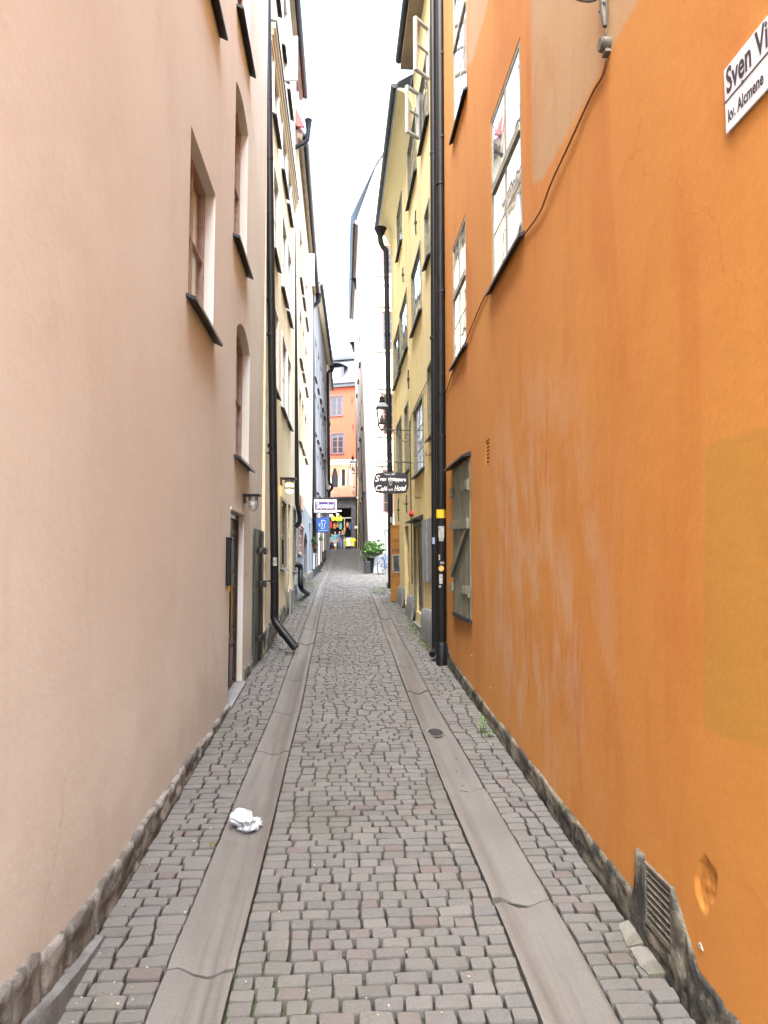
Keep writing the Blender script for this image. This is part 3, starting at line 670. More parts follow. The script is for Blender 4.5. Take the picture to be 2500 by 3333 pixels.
# the open white casement on the upper floor
def sash(hinge, direction, w_, h0, h1, parent, fm='whitewood', rows=2, pane='glass', name='open_casement', fw=.05):
    d = Vector(direction).normalized(); e = Vector((hinge[0], hinge[1], 0)) + d * w_; fs = Fac(hinge[0], hinge[1], e.x, e.y, (0, -1, 0))
    return window(fs, 0, w_, h0, h1, parent, d=-.02, cols=1, rows=rows, fm=fm, pane=pane, fw=fw, sillm=None)
YS = 12.3; q_ = on_y(969, 190, YS); hx_ = fB.P(YS - 9.5, 0, on_y(940, 190, YS).z).x
M['skyglass'] = pm('sash_glass_painted_sky_reflection', (.75, .77, .80), .12, 0, .03, 3, 0)  # pale colour stands in for the sky mirrored in the panes
o = sash((hx_, YS), (1, -.05, 0), q_.x - hx_, on_y(940, 262, YS).z, on_y(940, 120, YS).z, hB, pane='skyglass', rows=1, fw=.03)

def drainpipe(path, r, label, mat='black', rings=(), group=None, funnel=None, fk=2.6, brk=(), stickers=()):
    t = thing('drainpipe', path[0], label, 'drainpipe', group)
    mb = MB(); mb.tube(path, r, 14)
    for p in rings: mb.tube([Vector(p) - Vector((0, 0, .022)), Vector(p) + Vector((0, 0, .022))], r * 1.14, 14)
    mb.build('pipe', mat, t, smooth=True)
    for p, q in brk:
        mb = MB(); mb.tube([p, q], .008, 6); mb.tube([Vector(p) - Vector((0, 0, .012)), Vector(p) + Vector((0, 0, .012))], r * 1.1, 14); mb.build('bracket', 'iron', t)
    if funnel:
        mb = MB(); mb.lathe([(r, -.30), (r * 1.1, -.2), (r * fk * .9, -.02), (r * fk, 0), (r * fk * .9, .0)], funnel, 14); mb.build('funnel', mat, t, smooth=True)
    for c_, ang, wd, ht, m_ in stickers:      # sheets wrapped round the pipe, facing down the street
        mb = MB(); n = 6; x0, y0, z0 = c_
        P = [(x0 + (r + .002) * math.sin(ang + wd * (i / n - .5)), y0 - (r + .002) * math.cos(ang + wd * (i / n - .5))) for i in range(n + 1)]
        for i in range(n): mb.quad((*P[i], z0 - ht / 2), (*P[i + 1], z0 - ht / 2), (*P[i + 1], z0 + ht / 2), (*P[i], z0 + ht / 2))
        mb.build('sticker', m_, t, fix=False)
    return t
# first pipe on the left, with its kicked-out foot
Y1 = 9.62; top = on_y(869, -30, Y1); mid = on_y(893, 2010, Y1); foot = on_ground(966, 2132)
pp = curve_pts([top, on_y(892, 1692, Y1), mid]); elbow = [mid + Vector((.012, -.012, -.05)), mid + Vector((.05, -.05, -.10)), Vector((foot.x - .02, foot.y + .06, foot.z + .085))]
pts = pp + elbow
fz = lambda z: (mid + (top - mid) * ((z - mid.z) / (top.z - mid.z)))
drainpipe(pts, .057, 'black drainpipe on the left with its foot kicked out onto the setts', rings=[fz(z) for z in (3.5, 5.6, 7.7)], brk=[(fz(z), fz(z) + Vector((-.11, .05, 0))) for z in (1.6, 3.4, 5.1, 6.9, 8.6)],
          stickers=[((on_y(898, 1828, Y1).x - .018, Y1, on_y(898, 1828, Y1).z), .2, 1.0, .115, 'paper')])
# second pipe: hopper, elbow under the eave, long drop, then back into the wall
Y2 = 15.3
P2 = [on_y(*p, Y2) for p in ((1004, 418), (1001, 455), (990, 467), (956, 482), (952, 497), (957, 900), (963, 1300), (968, 1640), (976, 1680), (975, 1700), (964, 1716))]
P2[-1].x = fB.P(5.8, 0, 2.5).x + .02
drainpipe(P2, .052, 'second black drainpipe on the left, ending in an elbow back into the wall', rings=[P2[5], P2[6]], funnel=P2[0] + Vector((0, 0, .2)), fk=1.75, brk=[(P2[k], P2[k] + Vector((-.11, .02, 0))) for k in (5, 6)])
P3 = [on_y(961, 1838, Y2), on_y(974, 1840, Y2), on_y(979, 1856, Y2), on_y(980, 1910, Y2 - .1)]; P3.append(on_ground(1002, 1936) + Vector((0, 0, .05)))
drainpipe(curve_pts(P3, 5), .062, 'short black downpipe foot coming out of the wall at ankle height on the left', rings=[])
cage_lamp('wall_lamp', fB, 913, 1562, 'lit amber caged lamp on the pale yellow wall behind the first drainpipe', lit=True, k=1.25)
s, h = fB.px(915, 1837); h2 = fB.px(915, 1756)[1]; mb = MB(); fB.fb(mb, s - .02, s + .13, 0, .05, h, h2)
for k in range(4): fB.fb(mb, s + .0, s + .11, .05, .054, h + .04 + k * .1, h + .11 + k * .1)
tag(mb.build('notice_case', 'black', None, bevel=.006, at=fB.P(s, 0, h)), 'tall narrow black notice case on the yellow wall right of the first drainpipe', 'notice case')
s, h = fB.px(933, 2028); t = thing('cellar_hatch', fB.P(s, .03, h), 'low dark metal cellar hatch at the foot of the pale yellow wall', 'hatch'); h2 = fB.px(933, 1925)[1]
mb = MB(); fB.fb(mb, s - .05, s + .5, .055, .075, h, h2); mb.build('door', 'iron', t, bevel=.004)
mb = MB(); 
for q in ((s - .09, s - .052), (s + .502, s + .54)): fB.fb(mb, q[0], q[1], .05, .09, h, h2 + .04)
fB.fb(mb, s - .052, s + .502, .05, .09, h2 + .002, h2 + .04); mb.build('frame', 'greymetal', t)
# ------------------------------------------------------------------ left side, farther: cream house, grey-lilac house, white end house
fC = Fac(-1.05, 15.6, -1.10, 24.8, (1, 0, 0), .004, 1.0)
hC = thing('plastered_house', (-1.05, 15.6, 1.1), 'cream house with red window reveals above a blue-grey shop floor', 'house')
colsC = [(fC.px(976, 902)[0], fC.px(983, 942)[0]), (fC.px(985, 960)[0], fC.px(990, 1000)[0]), (fC.px(994, 1016)[0], fC.px(1000, 1047)[0])]
lvC = [fC.px(976, 902)[1], fC.px(977, 1045)[1], fC.px(980, 1192)[1]]
opsC = [dict(s0=a, s1=max(b, a + .9), h0=h, h1=h + 1.35, d=.10) for a, b in colsC for h in (lvC[0], lvC[0] - 2.05, lvC[0] - 4.1)]
shop = fC.px(985, 1640)[1]
gwC = OP(fC, (970, 1704, 1802), (986, 1750), .06); nic = OP(fC, (989, 1728, 1885), (1000, 1800), .25, arch=.28); drC = OP(fC, (1006, 1700, 1858), (1011, 1790), .08)
wall(fC, 0, 9.2, shop, [gwC, nic, drC], 'bluegrey', hC, name='shop_floor')
wall(fC, 0, 9.2, 11.7, opsC, 'cream', hC, hbot=shop + .004)
for o_ in opsC: WIN(fC, o_, hC, d=.07, fm='redwood', fw=.06)
WIN(fC, gwC, hC, d=.03, fm='pinkwood', fw=.06, casing=.07, rows=3); panel_door(fC, drC, hC, .06, 'pinkwood', pan)
mb = MB(); fC.fb(mb, nic['s0'], nic['s1'], -.3, -.24, nic['h0'] - .2, nic['h1']); mb.build('niche_back', 'hole', hC)
plinth(fC, gwC['s1'], 9.2, lambda s: .3, 'stonedark', hC, nf=.04, rough=.02, seed=21)
eave(fC, -.25, 9.2, 11.75, .13, hC, roof='redroof', rise=3.2, back=2.6)
mb = MB(); yv = 15.32                                               # red verge board where the roof runs up against the taller house
va, vb, vc, vd = (on_y(px, py, yv) for px, py in ((934, 318), (945, 308), (992, 412), (966, 410)))
mb.prism([(p.x, p.z) for p in (va, vb, vc, vd)], lambda x, y, z: Vector((x, y, z)), yv, yv + .06); mb.build('verge', 'redroof', hC)
mb = MB(); s, h = fC.px(976, 1655); fC.fb(mb, s, fC.px(985, 1640)[0], .004, .03, h, fC.px(976, 1612)[1]); tag(mb.build('wall_panel', 'ochre', None, at=fC.P(s, 0, h)), 'plain orange board fixed to the cream house just below the second drainpipe', 'board')
p_ = on_y(988, 880, 17.2)
wx = fC.P(2.4, 0, 8); zz = (on_y(1000, 930, 18.0).z, on_y(1000, 826, 18.0).z)
sash((fC.P(2.4, 0, 9.5).x, 18.0), (1, 0, 0), on_y(1024, 880, 18).x - fC.P(2.4, 0, 9.5).x, zz[0], zz[1], hC, rows=2, pane='skyglass')

fD = Fac(-1.10, 24.8, -.86, 35.0, (1, 0, 0)); hD = thing('plastered_house', (-1.10, 24.8, 1.1), 'grey lilac house with many narrow windows and a dark shop floor', 'house')
colsD = [(.7 + i * 1.75, 1.6 + i * 1.75) for i in range(5)]; opsD = [dict(s0=a, s1=b, h0=h, h1=h + 1.5, d=.06) for a, b in colsD for h in (4.6, 6.7, 8.8, 10.5) if h + 1.5 < 12]
shopD = fD.px(1040, 1668)[1]
wall(fD, 0, 10.2, 12.0, opsD, 'lilac', hD, hbot=shopD); wall(fD, 0, 10.2, shopD - .004, [], 'tarp', hD, name='shop_floor')
for o_ in opsD: WIN(fD, o_, hD, d=.03, fm='whitewood', fw=.06, casing=.07, cm='lilac')
for k in range(6):
    mb = MB(); s = .5 + k * 1.7; y = fD.P(s, 0, 0).y; fD.fb(mb, s, s + .22, .0, .05, g(y) + .35, shopD - .05); mb.build('pilaster', 'whitewood' if k % 2 == 0 else 'pinkwood', hD)
eave(fD, 0, 10.2, 12.05, .22, hD, soff='creamsoffit', rise=3)
fE = Fac(-.86, 35.0, -.80, 42.0, (1, 0, 0)); hE = thing('plastered_house', (-.86, 35, 1.9), 'white house at the top of the slope on the left', 'house')
opsE = [dict(s0=a, s1=a + .9, h0=h, h1=h + 1.4, d=.06) for a in (1, 3, 5) for h in (5.6, 7.8, 10)]
wall(fE, 0, 7, 12.4, opsE, 'whitewall', hE)
for o_ in opsE: WIN(fE, o_, hE, d=.03, fm='whitewood')
eave(fE, 0, 7, 12.4, .1, hE, soff='creamsoffit', rise=2)
fE2 = Fac(-1.6, 42.05, -1.6, 66.0, (1, 0, 0)); wall(fE2, 0, 23.9, 15, [], 'whitewall', hE, name='unseen_shade_block')  # unseen block, added to keep open sky light off the end facade
# pipes on the far left
Y4 = 24.9; drainpipe([on_y(p[0], p[1], Y4) for p in ((1036, 966), (1034, 985), (1018, 1000), (1015, 1012), (1020, 1400), (1024, 1640), (1026, 1800))], .075, 'third dark drainpipe on the left, between cream and grey lilac houses', fk=1.7, funnel=on_y(1037, 958, Y4))
Y5 = 34.6; drainpipe([on_y(p[0], p[1], Y5) for p in ((1081, 1196), (1080, 1203), (1068, 1212), (1067, 1222), (1071, 1560), (1073, 1574), (1080, 1580), (1081, 1590), (1072, 1600), (1071, 1640))], .07, 'thin dark drainpipe at the far corner of the grey lilac house', fk=1.7, funnel=on_y(1082, 1192, Y5))
# cobbler's sign
Y6 = 24.55; a, b = on_y(1022, 1668, Y6), on_y(1096, 1625, Y6); t = thing('shop_sign', (fC.P(8.9, 0, 0).x, Y6, (a.z + b.z) / 2), 'white projecting lightbox sign reading Skomakeri on the left', 'shop sign')
mb = MB(); mb.box(a.x, b.x, Y6, Y6 + .13, a.z, b.z); mb.build('box', 'white', t, bevel=.008)
fr = MB(); e_ = .018
for q in ((a.x - e_, b.x + e_, a.z - e_, a.z), (a.x - e_, b.x + e_, b.z, b.z + e_), (a.x - e_, a.x, a.z, b.z), (b.x, b.x + e_, a.z, b.z)): fr.box(q[0], q[1], Y6 - .015, Y6 + .145, q[2], q[3])
for k in (1, 2, 3): x = a.x + (b.x - a.x) * k / 4; fr.box(x - .004, x + .004, Y6 - .006, Y6 - .001, a.z, b.z)
fr.build('frame', 'tarp', t)
M['signpurple'] = pm('violet_sign_panel', (.040, .030, .16), .4, 0, .05, 5, 0); M['signmaroon'] = pm('maroon_sign_border', (.13, .022, .05), .4, 0, .05, 5, 0)
u = lambda k: a.x + (b.x - a.x) * k; v = lambda k: a.z + (b.z - a.z) * k
mb = MB(); mb.box(u(.045), u(.955), Y6 - .012, Y6 - .007, v(.21), v(.80)); mb.build('border', 'signmaroon', t)
mb = MB(); mb.box(u(.085), u(.915), Y6 - .018, Y6 - .0125, v(.27), v(.74)); mb.build('panel', 'signpurple', t)
mb = MB(); text_into(mb, 'Skomakeri', (b.z - a.z) * .58, lambda x, y: (u(.5) + x, Y6 - .0225, v(.5) + y * 1.15), width=(b.x - a.x) * .78, offset=.0); mb.build('lettering', 'letterwhite', t, fix=False)
mb = MB(); mb.tube([Vector((fC.P(8.9, 0, 3).x, Y6 + .06, b.z + .05)), Vector((b.x, Y6 + .06, b.z + .05))], .016, 8); mb.build('bracket', 'iron', t)
# blue flag with a line drawing
Y7 = 24.6; wx = fC.P(9.0, 0, 0).x; t = thing('flag', (wx, Y7, on_y(1030, 1690, Y7).z), 'blue cloth flag with a white outline drawing below the Skomakeri sign', 'flag')
mb = MB(); r0, r1 = on_y(1013, 1692, Y7), on_y(1073, 1678, Y7); mb.tube([Vector((wx, Y7, r0.z)), r0, r1], .014, 8); mb.build('pole', 'iron', t)
c00, c10, c11, c01 = on_y(1028, 1690, Y7), on_y(1071, 1680, Y7), on_y(1067, 1734, Y7), on_y(1031, 1733, Y7)
def fl(uu, vv): p = c00.lerp(c10, uu).lerp(c01.lerp(c11, uu), vv); return Vector((p.x, Y7 + .03 * math.sin(uu * 9 + vv * 2) * vv, p.z))
mb = MB(); n = 14; mb.v = [tuple(fl(i / n, j / n)) for j in range(n + 1) for i in range(n + 1)]; mb.f = [(j * 15 + i, j * 15 + i + 1, j * 15 + i + 16, j * 15 + i + 15) for j in range(n) for i in range(n)]; mb.mi = [0] * len(mb.f)
cl = mb.build('cloth', 'blueflag', t, smooth='all', fix=False); sm_ = cl.modifiers.new('thick', 'SOLIDIFY'); sm_.thickness = .006
M['palewhite'] = pm('pale_blue_white_print', (.55, .66, .80), .8, 0, .05, 5, 0)
mb = MB()
for path in ([(.42, .2), (.55, .18), (.72, .24), (.76, .36), (.68, .5), (.70, .68), (.60, .72), (.40, .70), (.42, .62), (.52, .55), (.50, .4), (.42, .32), (.42, .2)], [(.2, .36), (.34, .40)], [(.2, .46), (.34, .46)], [(.22, .56), (.34, .52)]):
    mb.tube([fl(x, y) + Vector((0, -.012, 0)) for x, y in path], .008, 5)
text_into(mb, 'SKOMAKERI', .06, lambda x, y: fl(.5 + x, .87 - y * 1.6) + Vector((0, -.014, 0)), width=.72); mb.build('emblem', 'palewhite', t, fix=False)

# ------------------------------------------------------------------ leaves
def leafy(name, mat, parent, centre, rad, n, size, seed, flat=1., fn=None):
    rr = random.Random(seed); mb = MB()
    clumps = [(rr.gauss(0, .45), rr.gauss(0, .45), rr.gauss(0, .45)) for _ in range(max(3, n // 26))]
    for i in range(n):
        c = rr.choice(clumps); p = Vector([centre[k] + rad[k] * (c[k] + rr.gauss(0, .2)) for k in range(3)])
        a = Vector((rr.gauss(0, 1), rr.gauss(0, 1), rr.gauss(0, .6))).normalized(); b = a.cross(Vector((rr.gauss(0, 1), rr.gauss(0, 1), rr.gauss(0, 1)))).normalized(); l = size * rr.uniform(.6, 1.3)
        mb.add([p - a * l * .5, p + b * l * .28 + Vector((0, 0, l * .05)), p + a * l * .5, p - b * l * .28 + Vector((0, 0, l * .05))], [(0, 1, 2, 3)])
    return mb.build(name, mat, parent, fix=False)
Y8 = 24.2; c = on_y(1028, 1756, Y8); t = thing('hanging_plant', c, 'small green plant hanging from the left wall below the blue flag', 'plant')
leafy('foliage', 'leaf', t, c, (.17, .17, .22), 200, .10, 2); mb = MB(); wx = fC.P(8.6, 0, 0).x
mb.lathe([(.05, -.16), (.10, -.02), (.105, 0)], c - Vector((0.04, 0, .16)), 12); mb.build('pot', 'doorwood', t); mb = MB(); mb.tube([Vector((wx, Y8, c.z + .25)), c + Vector((0, 0, .25)), c - Vector((0, 0, .15))], .01, 6); mb.build('hook', 'iron', t)
# bins and step on the left at the foot of the slope
def crate_bin(px, py, w_, h_, label, mat='tarp', lid='black'):
    p = on_ground(px, py); t = thing('wheeled_bin', p, label, 'bin'); mb = MB()
    f = lambda x, y, z: Vector((p.x + x * (1 + .12 * z / h_), p.y + y * (1 + .12 * z / h_), g(p.y + y) + z))
    mb.box(-w_ / 2, w_ / 2, -w_ / 2, w_ / 2, .05, h_, f); mb.build('body', mat, t, bevel=.02)
    mb = MB(); mb.box(-w_ * .53, w_ * .53, -w_ * .53, w_ * .53, h_ + .003, h_ + .05, f); mb.build('lid', lid, t, bevel=.015)
    for sx in (-1, 1): mb = MB(); mb.tube([f(sx * w_ * .4 - .03, w_ * .5, .05), f(sx * w_ * .4 + .03, w_ * .5, .05)], .05, 10); mb.build('wheel', 'black', t)
crate_bin(1040, 1843, .34, .62, 'black bin nearest the step below the flag on the left'); crate_bin(1050, 1826, .30, .5, 'smaller black bin behind the other one below the Skomakeri sign')
mb = MB(); p = on_ground(1034, 1862); mb.box(-1.09, p.x + .18, p.y - .12, p.y + .12, g(p.y) - .1, g(p.y) + .07); tag(mb.build('door_step', 'stonedark', None, bevel=.01, at=p), 'mossy stone step jutting from the left wall below the bins', 'step')

# ------------------------------------------------------------------ the far end: orange-red house over a souvenir shop
fF = Fac(-6, 71.0, 6, 66.6, (0, -1, 0)); hF = thing('corner_house', (0, 68.6, 2.7), 'orange-red house with grey roof and red brick lower floor closing the end of the alley', 'house')
opF = [OP(fF, (1077, 1292, 1356), (1115, 1325), .1), OP(fF, (1079, 1413, 1479), (1119, 1446), .1)]
hband = fF.px(1110, 1512)[1]; hbr = fF.px(1110, 1622)[1]; hcr = fF.px(1110, 1496)[1]; htop = fF.px(1115, 1252)[1]
wall(fF, 0, 12.8, htop, opF, 'orangered', hF, hbot=hcr, depth=6)
for o_ in opF: WIN(fF, o_, hF, d=.03, fm='redgrey', fw=.14, casing=.12, rows=3, bar=.05) if 'redgrey' in M else None
mb = MB(); fF.fb(mb, 0, 12.8, -1, .03, hband + .002, hcr - .002); mb.build('stone_band', 'creamstone', hF)
g1 = OP(fF, (1079, 1524, 1586), (1101, 1555), .2, arch=1.0); g2 = OP(fF, (1112, 1528, 1581), (1124, 1555), .2); g3 = OP(fF, (1136, 1520, 1580), (1149, 1550), .12)
wall(fF, 0, 12.8, hband, [g1, g2, g3], 'brick', hF, hbot=hbr, name='brick_wall', depth=2)
for o_ in (g1, g2): WIN(fF, o_, hF, d=.12, fm='sill', fw=.08, sillm=None, rows=3)
mb = MB(); fF.fb(mb, g3['s0'], g3['s1'], -.2, -.1, g3['h0'], g3['h1']); mb.build('niche', 'creamstone', hF)
for o_ in (g1, g2):
    mb = MB(); w_ = .12
    for q in ((o_['s0'] - w_, o_['s0'], o_['h0'], o_['h1'] - o_.get('arch', 0)), (o_['s1'], o_['s1'] + w_, o_['h0'], o_['h1'] - o_.get('arch', 0))): fF.fb(mb, q[0], q[1], -.02, .03, q[2], q[3])
    mb.build('surround', 'creamstone', hF)
# shop: dark stone piers, lit interior
so0 = OP(fF, (1074, 1654, 1795), (1143, 1700), 3.0); so0['h0'] = 2.3
M['shopstone'] = pm('dark_rusticated_stone', (.035, .035, .04), .7, 0, .3, 2, .4, 12)
wall(fF, 0, 12.8, hbr - .004, [so0], 'shopstone', hF, hbot=1.5, name='shop_front', depth=5)
mb = MB(); fF.fb(mb, 0, 12.8, .0, .35, hbr - .05, hbr + .12); mb.build('shop_cornice', 'sill', hF)
mb = MB(); fF.fb(mb, so0['s0'], so0['s1'], -3.1, -3.0, 2.3, so0['h1']); mb.build('shop_back', 'interior', hF)
for k in range(7): mb = MB(); h = 2.9 + k * .62; fF.fb(mb, so0['s1'] + .18, so0['s1'] + .95, .003, .06, h, h + .56); mb.build('stone_block', 'shopstone', hF, bevel=.02)
mb = MB(); sx = so0['s0'] + (so0['s1'] - so0['s0']) * .62; hd = so0['h1'] - 1.05
for q in ((sx - .05, sx + .05, 2.3, hd), (so0['s1'] - .12, so0['s1'] - .03, 2.3, hd)): fF.fb(mb, q[0], q[1], -.5, -.4, q[2], q[3])
fF.fb(mb, so0['s0'], so0['s1'] - .03, -.5, -.4, hd + .002, hd + .12); mb.build('shop_door_frame', 'greymetal', hF)
# roof with two slopes, dormer
he = htop; mb = MB(); mb.prism([(.25, he + .02), (.25, he + .14), (-1.1, he + 3.0), (-1.1, he + 2.85)], lambda n, s, h: fF.P(s, n, h), 0, 12.8); mb.build('roof', 'slate', hF)
mb = MB(); mb.prism([(-.9, he + 3.0), (-.9, he + 3.15), (-4.6, he + 5.2), (-4.6, he + 5.0)], lambda n, s, h: fF.P(s, n, h), 0, 12.8); mb.build('upper_roof', 'slate', hF)
mb = MB(); fF.fb(mb, 0, 12.8, .02, .32, he - .28, he + .015); fF.fb(mb, 0, 12.8, -1.12, -.8, he + 2.86, he + 2.995); mb.build('eaves_moulding', 'zinc', hF)
mb = MB(); fF.fb(mb, 0, 12.8, .3, .42, he + .02, he + .12); mb.build('roof_gutter', 'sill', hF)
dm = OP(fF, (1072, 1196, 1238), (1112, 1218), .1); a_, b_ = dm['s0'], dm['s1']; h0, h1 = he + .35, he + 1.75
do = MB(); fF.fb(do, a_ - .22, b_ + .22, -1.6, -.06, h0 - .2, h1 + .12); dmo = do.build('dormer', 'zinc', hF)
window(fF, a_, b_, h0, h1, dmo, d=-.02, cols=2, rows=1, fm='redwood', pane='skyglass', fw=.13, sillm=None)
mb = MB(); pts = [(a_ - .5 + (b_ - a_ + 1.0) * i / 10, h1 + .12 + .42 * math.sin(math.pi * i / 10)) for i in range(11)]; mb.prism(pts + [(x, z + .1) for x, z in reversed(pts)], lambda s, n, h: fF.P(s, n, h), -1.7, .18); mb.build('dormer_roof', 'darkroof', dmo)
mb = MB(); s0_ = fF.px(1096, 1140)[0]; s1_ = fF.px(1130, 1140)[0]; fF.fb(mb, s0_, s1_, -2.2, -1.3, he + 3.35, he + 4.3); mb.build('roof_hatch', 'whitewall', hF)
mb = MB(); s_ = fF.px(1150, 1500)[0]
for px, py in ((1146, 1302), (1149, 1390)): s_, h_ = fF.px(px, py); fF.fb(mb, s_ - .05, s_ + .05, .0, .06, h_ - .28, h_ + .28)
mb.build('wall_anchor', 'iron', hF)
# thin drainpipe at its right edge
drainpipe([fF.P(fF.px(1162, 1300)[0], .1, z) for z in (he, 10, 6, 2.9)], .07, 'thin dark drainpipe on the right edge of the orange-red house')
# goods in the shop
yb = 67.6
def blob_goods(name, mat, px, py, w_, h_, label, cat, y=yb, d=.18, group=None):
    a = on_y(px - w_ / 2, py + h_ / 2, y); b = on_y(px + w_ / 2, py - h_ / 2, y); t = thing(name, (a.x, y, a.z), label, cat, group)
    mb = MB(); W_, H_ = b.x - a.x, b.z - a.z
    mb.prism([(a.x + W_ * x, a.z + H_ * z) for x, z in ((.05, 0), (.95, 0), (1, .55), (.85, .9), (.15, .9), (0, .55))], lambda x, yy, z: Vector((x, yy, z)), y, y + d); mb.build('body', mat, t, bevel=.02)
    mb = MB(); mb.tube([(a.x + W_ * .3, y + d / 2, b.z - H_ * .1), (a.x + W_ * .35, y + d / 2, b.z + .05), (a.x + W_ * .65, y + d / 2, b.z + .05), (a.x + W_ * .7, y + d / 2, b.z - H_ * .1)], .02, 6); mb.build('handle', mat, t)
M['bagyellow'] = pm('yellow_nylon', (.75, .72, .03), .5, 0, .1, 6, .1); M['teal'] = pm('teal_cloth', (.12, .38, .42), .8, 0, .15, 8, .1)
M['bagred'] = pm('dark_red_cloth', (.35, .03, .05), .8, 0, .2, 8, .1); M['bagorange'] = pm('orange_brown_leather', (.40, .15, .03), .6, 0, .3, 8, .1); M['baggreen'] = pm('green_cloth', (.05, .20, .06), .8, 0, .3, 8, .1)
for i, px in enumerate((1085, 1097, 1109)): blob_goods('tote_bag', 'bagyellow', px, 1688, 10.5, 14, ['bright yellow bag hanging leftmost of three in the shop doorway', 'bright yellow bag hanging between two others in the shop doorway', 'bright yellow bag hanging rightmost of three in the shop doorway'][i], 'bag', yb + .35, group='yellow bags over the shop door')
for px, py, w_, h_, m_, lb in ((1078, 1708, 7, 22, 'bagred', 'dark red garment hanging at the left of the shop doorway'), (1089, 1712, 10, 18, 'bagorange', 'brown leather bag hanging below the leftmost yellow bag'), (1099, 1710, 9, 14, 'bagorange', 'orange bag hanging below the middle yellow bag'), (1101, 1697, 8, 9, 'baggreen', 'green bag directly under the middle yellow bag'), (1109, 1712, 9, 22, 'teal', 'teal garment hanging below the rightmost yellow bag'), (1131, 1708, 8, 16, 'bagorange', 'orange patterned bag in the right half of the shop doorway'), (1139, 1712, 5, 22, 'blueflag', 'blue scarf hanging at the right edge of the shop doorway'), (1122, 1722, 8, 14, 'bagorange', 'brown bag low in the right half of the shop doorway')):
    blob_goods('shop_goods', m_, px, py, w_, h_, lb, 'goods', yb + .8)
M['globe'] = pm('lit_globe', (.9, .8, .5), .4, 0, .02, 5, 0, emit=((1, .8, .35), 1.6))
for px, py, lb in ((1078, 1678, 'lit globe lamp at the left over the shop doorway'), (1099, 1675, 'lit globe lamp above the yellow bags in the shop doorway')):
    p = on_y(px, py, yb + .2); t = thing('globe_lamp', p, lb, 'lamp'); mb = MB(); mb.blob(p, .12, .12, .12, 12, 8); mb.build('globe', 'globe', t, smooth='all'); mb = MB(); mb.tube([p + Vector((0, 0, .1)), p + Vector((0, 0, .6))], .02, 6); mb.build('stem', 'iron', t)
mb = MB(); a, b = on_y(1098, 1665, yb - .1), on_y(1112, 1660, yb - .1); mb.box(a.x, b.x, yb - .1, yb - .05, a.z, b.z); tag(mb.build('shop_plate', 'white', None, at=a), 'small white plate over the shop doorway at the end', 'sign')
mb = MB(); a, b = on_y(1154, 1720, yb - .75), on_y(1166, 1712, yb - .75); mb.box(a.x, b.x, yb - .78, yb - .74, a.z, b.z); tag(mb.build('wall_notice', 'paper', None, at=a), 'pale paper notice on the dark stone pier beside the shop', 'notice')

# yellow house right of it
fG = Fac(1.36, 62, 9, 60.5, (0, -1, 0)); hG = thing('plastered_house', (1.36, 62, 2.7), 'narrow sliver of light yellow house at the end on the right', 'house')
wall(fG, 0, 7, 17.5, [dict(s0=1.2, s1=2.2, h0=h, h1=h + 1.6, d=.1) for h in (5, 8, 11, 14)], 'yellowfar', hG, depth=5); 
for h in (5, 8, 11, 14): window(fG, 1.2, 2.2, h, h + 1.6, hG, fm='whitewood')
mb = MB(); 
for h in (7.4, 10.4, 13.4, 17.3): fG.fb(mb, -.05, 7, -.02, .08, h, h + .22)
mb.build('string_course', 'creamstone', hG)
drainpipe([fG.P(.12, .1, z) for z in (17, 12, 7, 2.7)], .07, 'dark drainpipe on the light yellow house at the end')
# ------------------------------------------------------------------ right side, far: the white house with its gable towards us
L_ = -.033
hH = thing('gabled_house', (1.13, 29, 1.1), 'white gabled house facing down the alley beyond the yard on the right', 'house')
fH = Fac(1.13, 29.0, 9.0, 29.0, (0, -1, 0)); fHs = Fac(1.13, 29.0, 1.10, 41.0, (-1, 0, 0), L_, 1.1)
opsH = [OP(fH, (1243, 1013, 1140), (1296, 1080), .06), OP(fH, (1240, 800, 893), (1292, 840), .06), OP(fH, (1250, 1280, 1416), (1302, 1350), .06), OP(fH, (1258, 1530, 1671), (1310, 1600), .06)]
xs_ = [o_[k] for o_ in opsH for k in ('s0', 's1')]; a_, b_ = min(xs_), max(xs_)
for o_ in opsH: o_['s0'] = opsH[0]['s0'] + (0.03 if o_ is not opsH[0] else 0); o_['s1'] = o_['s0'] + .95
# front: grid from s=.25, with the leaning left edge and the gable as plain polygons
zc_ = g(29) + .0; zpl = fH.px(1230, 1635)[1] if False else on_y(1230, 1720, 29).z
lx = lambda z: 1.13 + L_ * (z - 1.1)
mb = MB(); hs_ = sorted(set([0.5, 16.9] + [o_[k] for o_ in opsH for k in ('h0', 'h1')])); S0 = .24
for z0, z1 in zip(hs_, hs_[1:]):
    mb.quad((lx(z0), 29, z0), (1.13 + S0, 29, z0), (1.13 + S0, 29, z1), (lx(z1), 29, z1))
mb.add([(lx(16.9), 29, 16.9), (5.0, 29, 16.9), (5.0, 29, 23.2), (2.9, 29, 21.0), (1.9, 29, 20.0), (1.4, 29, 19.2)], [(0, 1, 2, 3, 4, 5)])
mb.add([(5.0, 29, 16.9), (9.0, 29, 16.9), (8.6, 29, 19), (5.0, 29, 23.2)], [(0, 1, 2, 3)]); mb.build('gable', 'whitewall', hH, fix=False)
wall(fH, S0, 7.87, 16.9, opsH, 'whitewall', hH, name='wall', depth=2)
mb = MB()
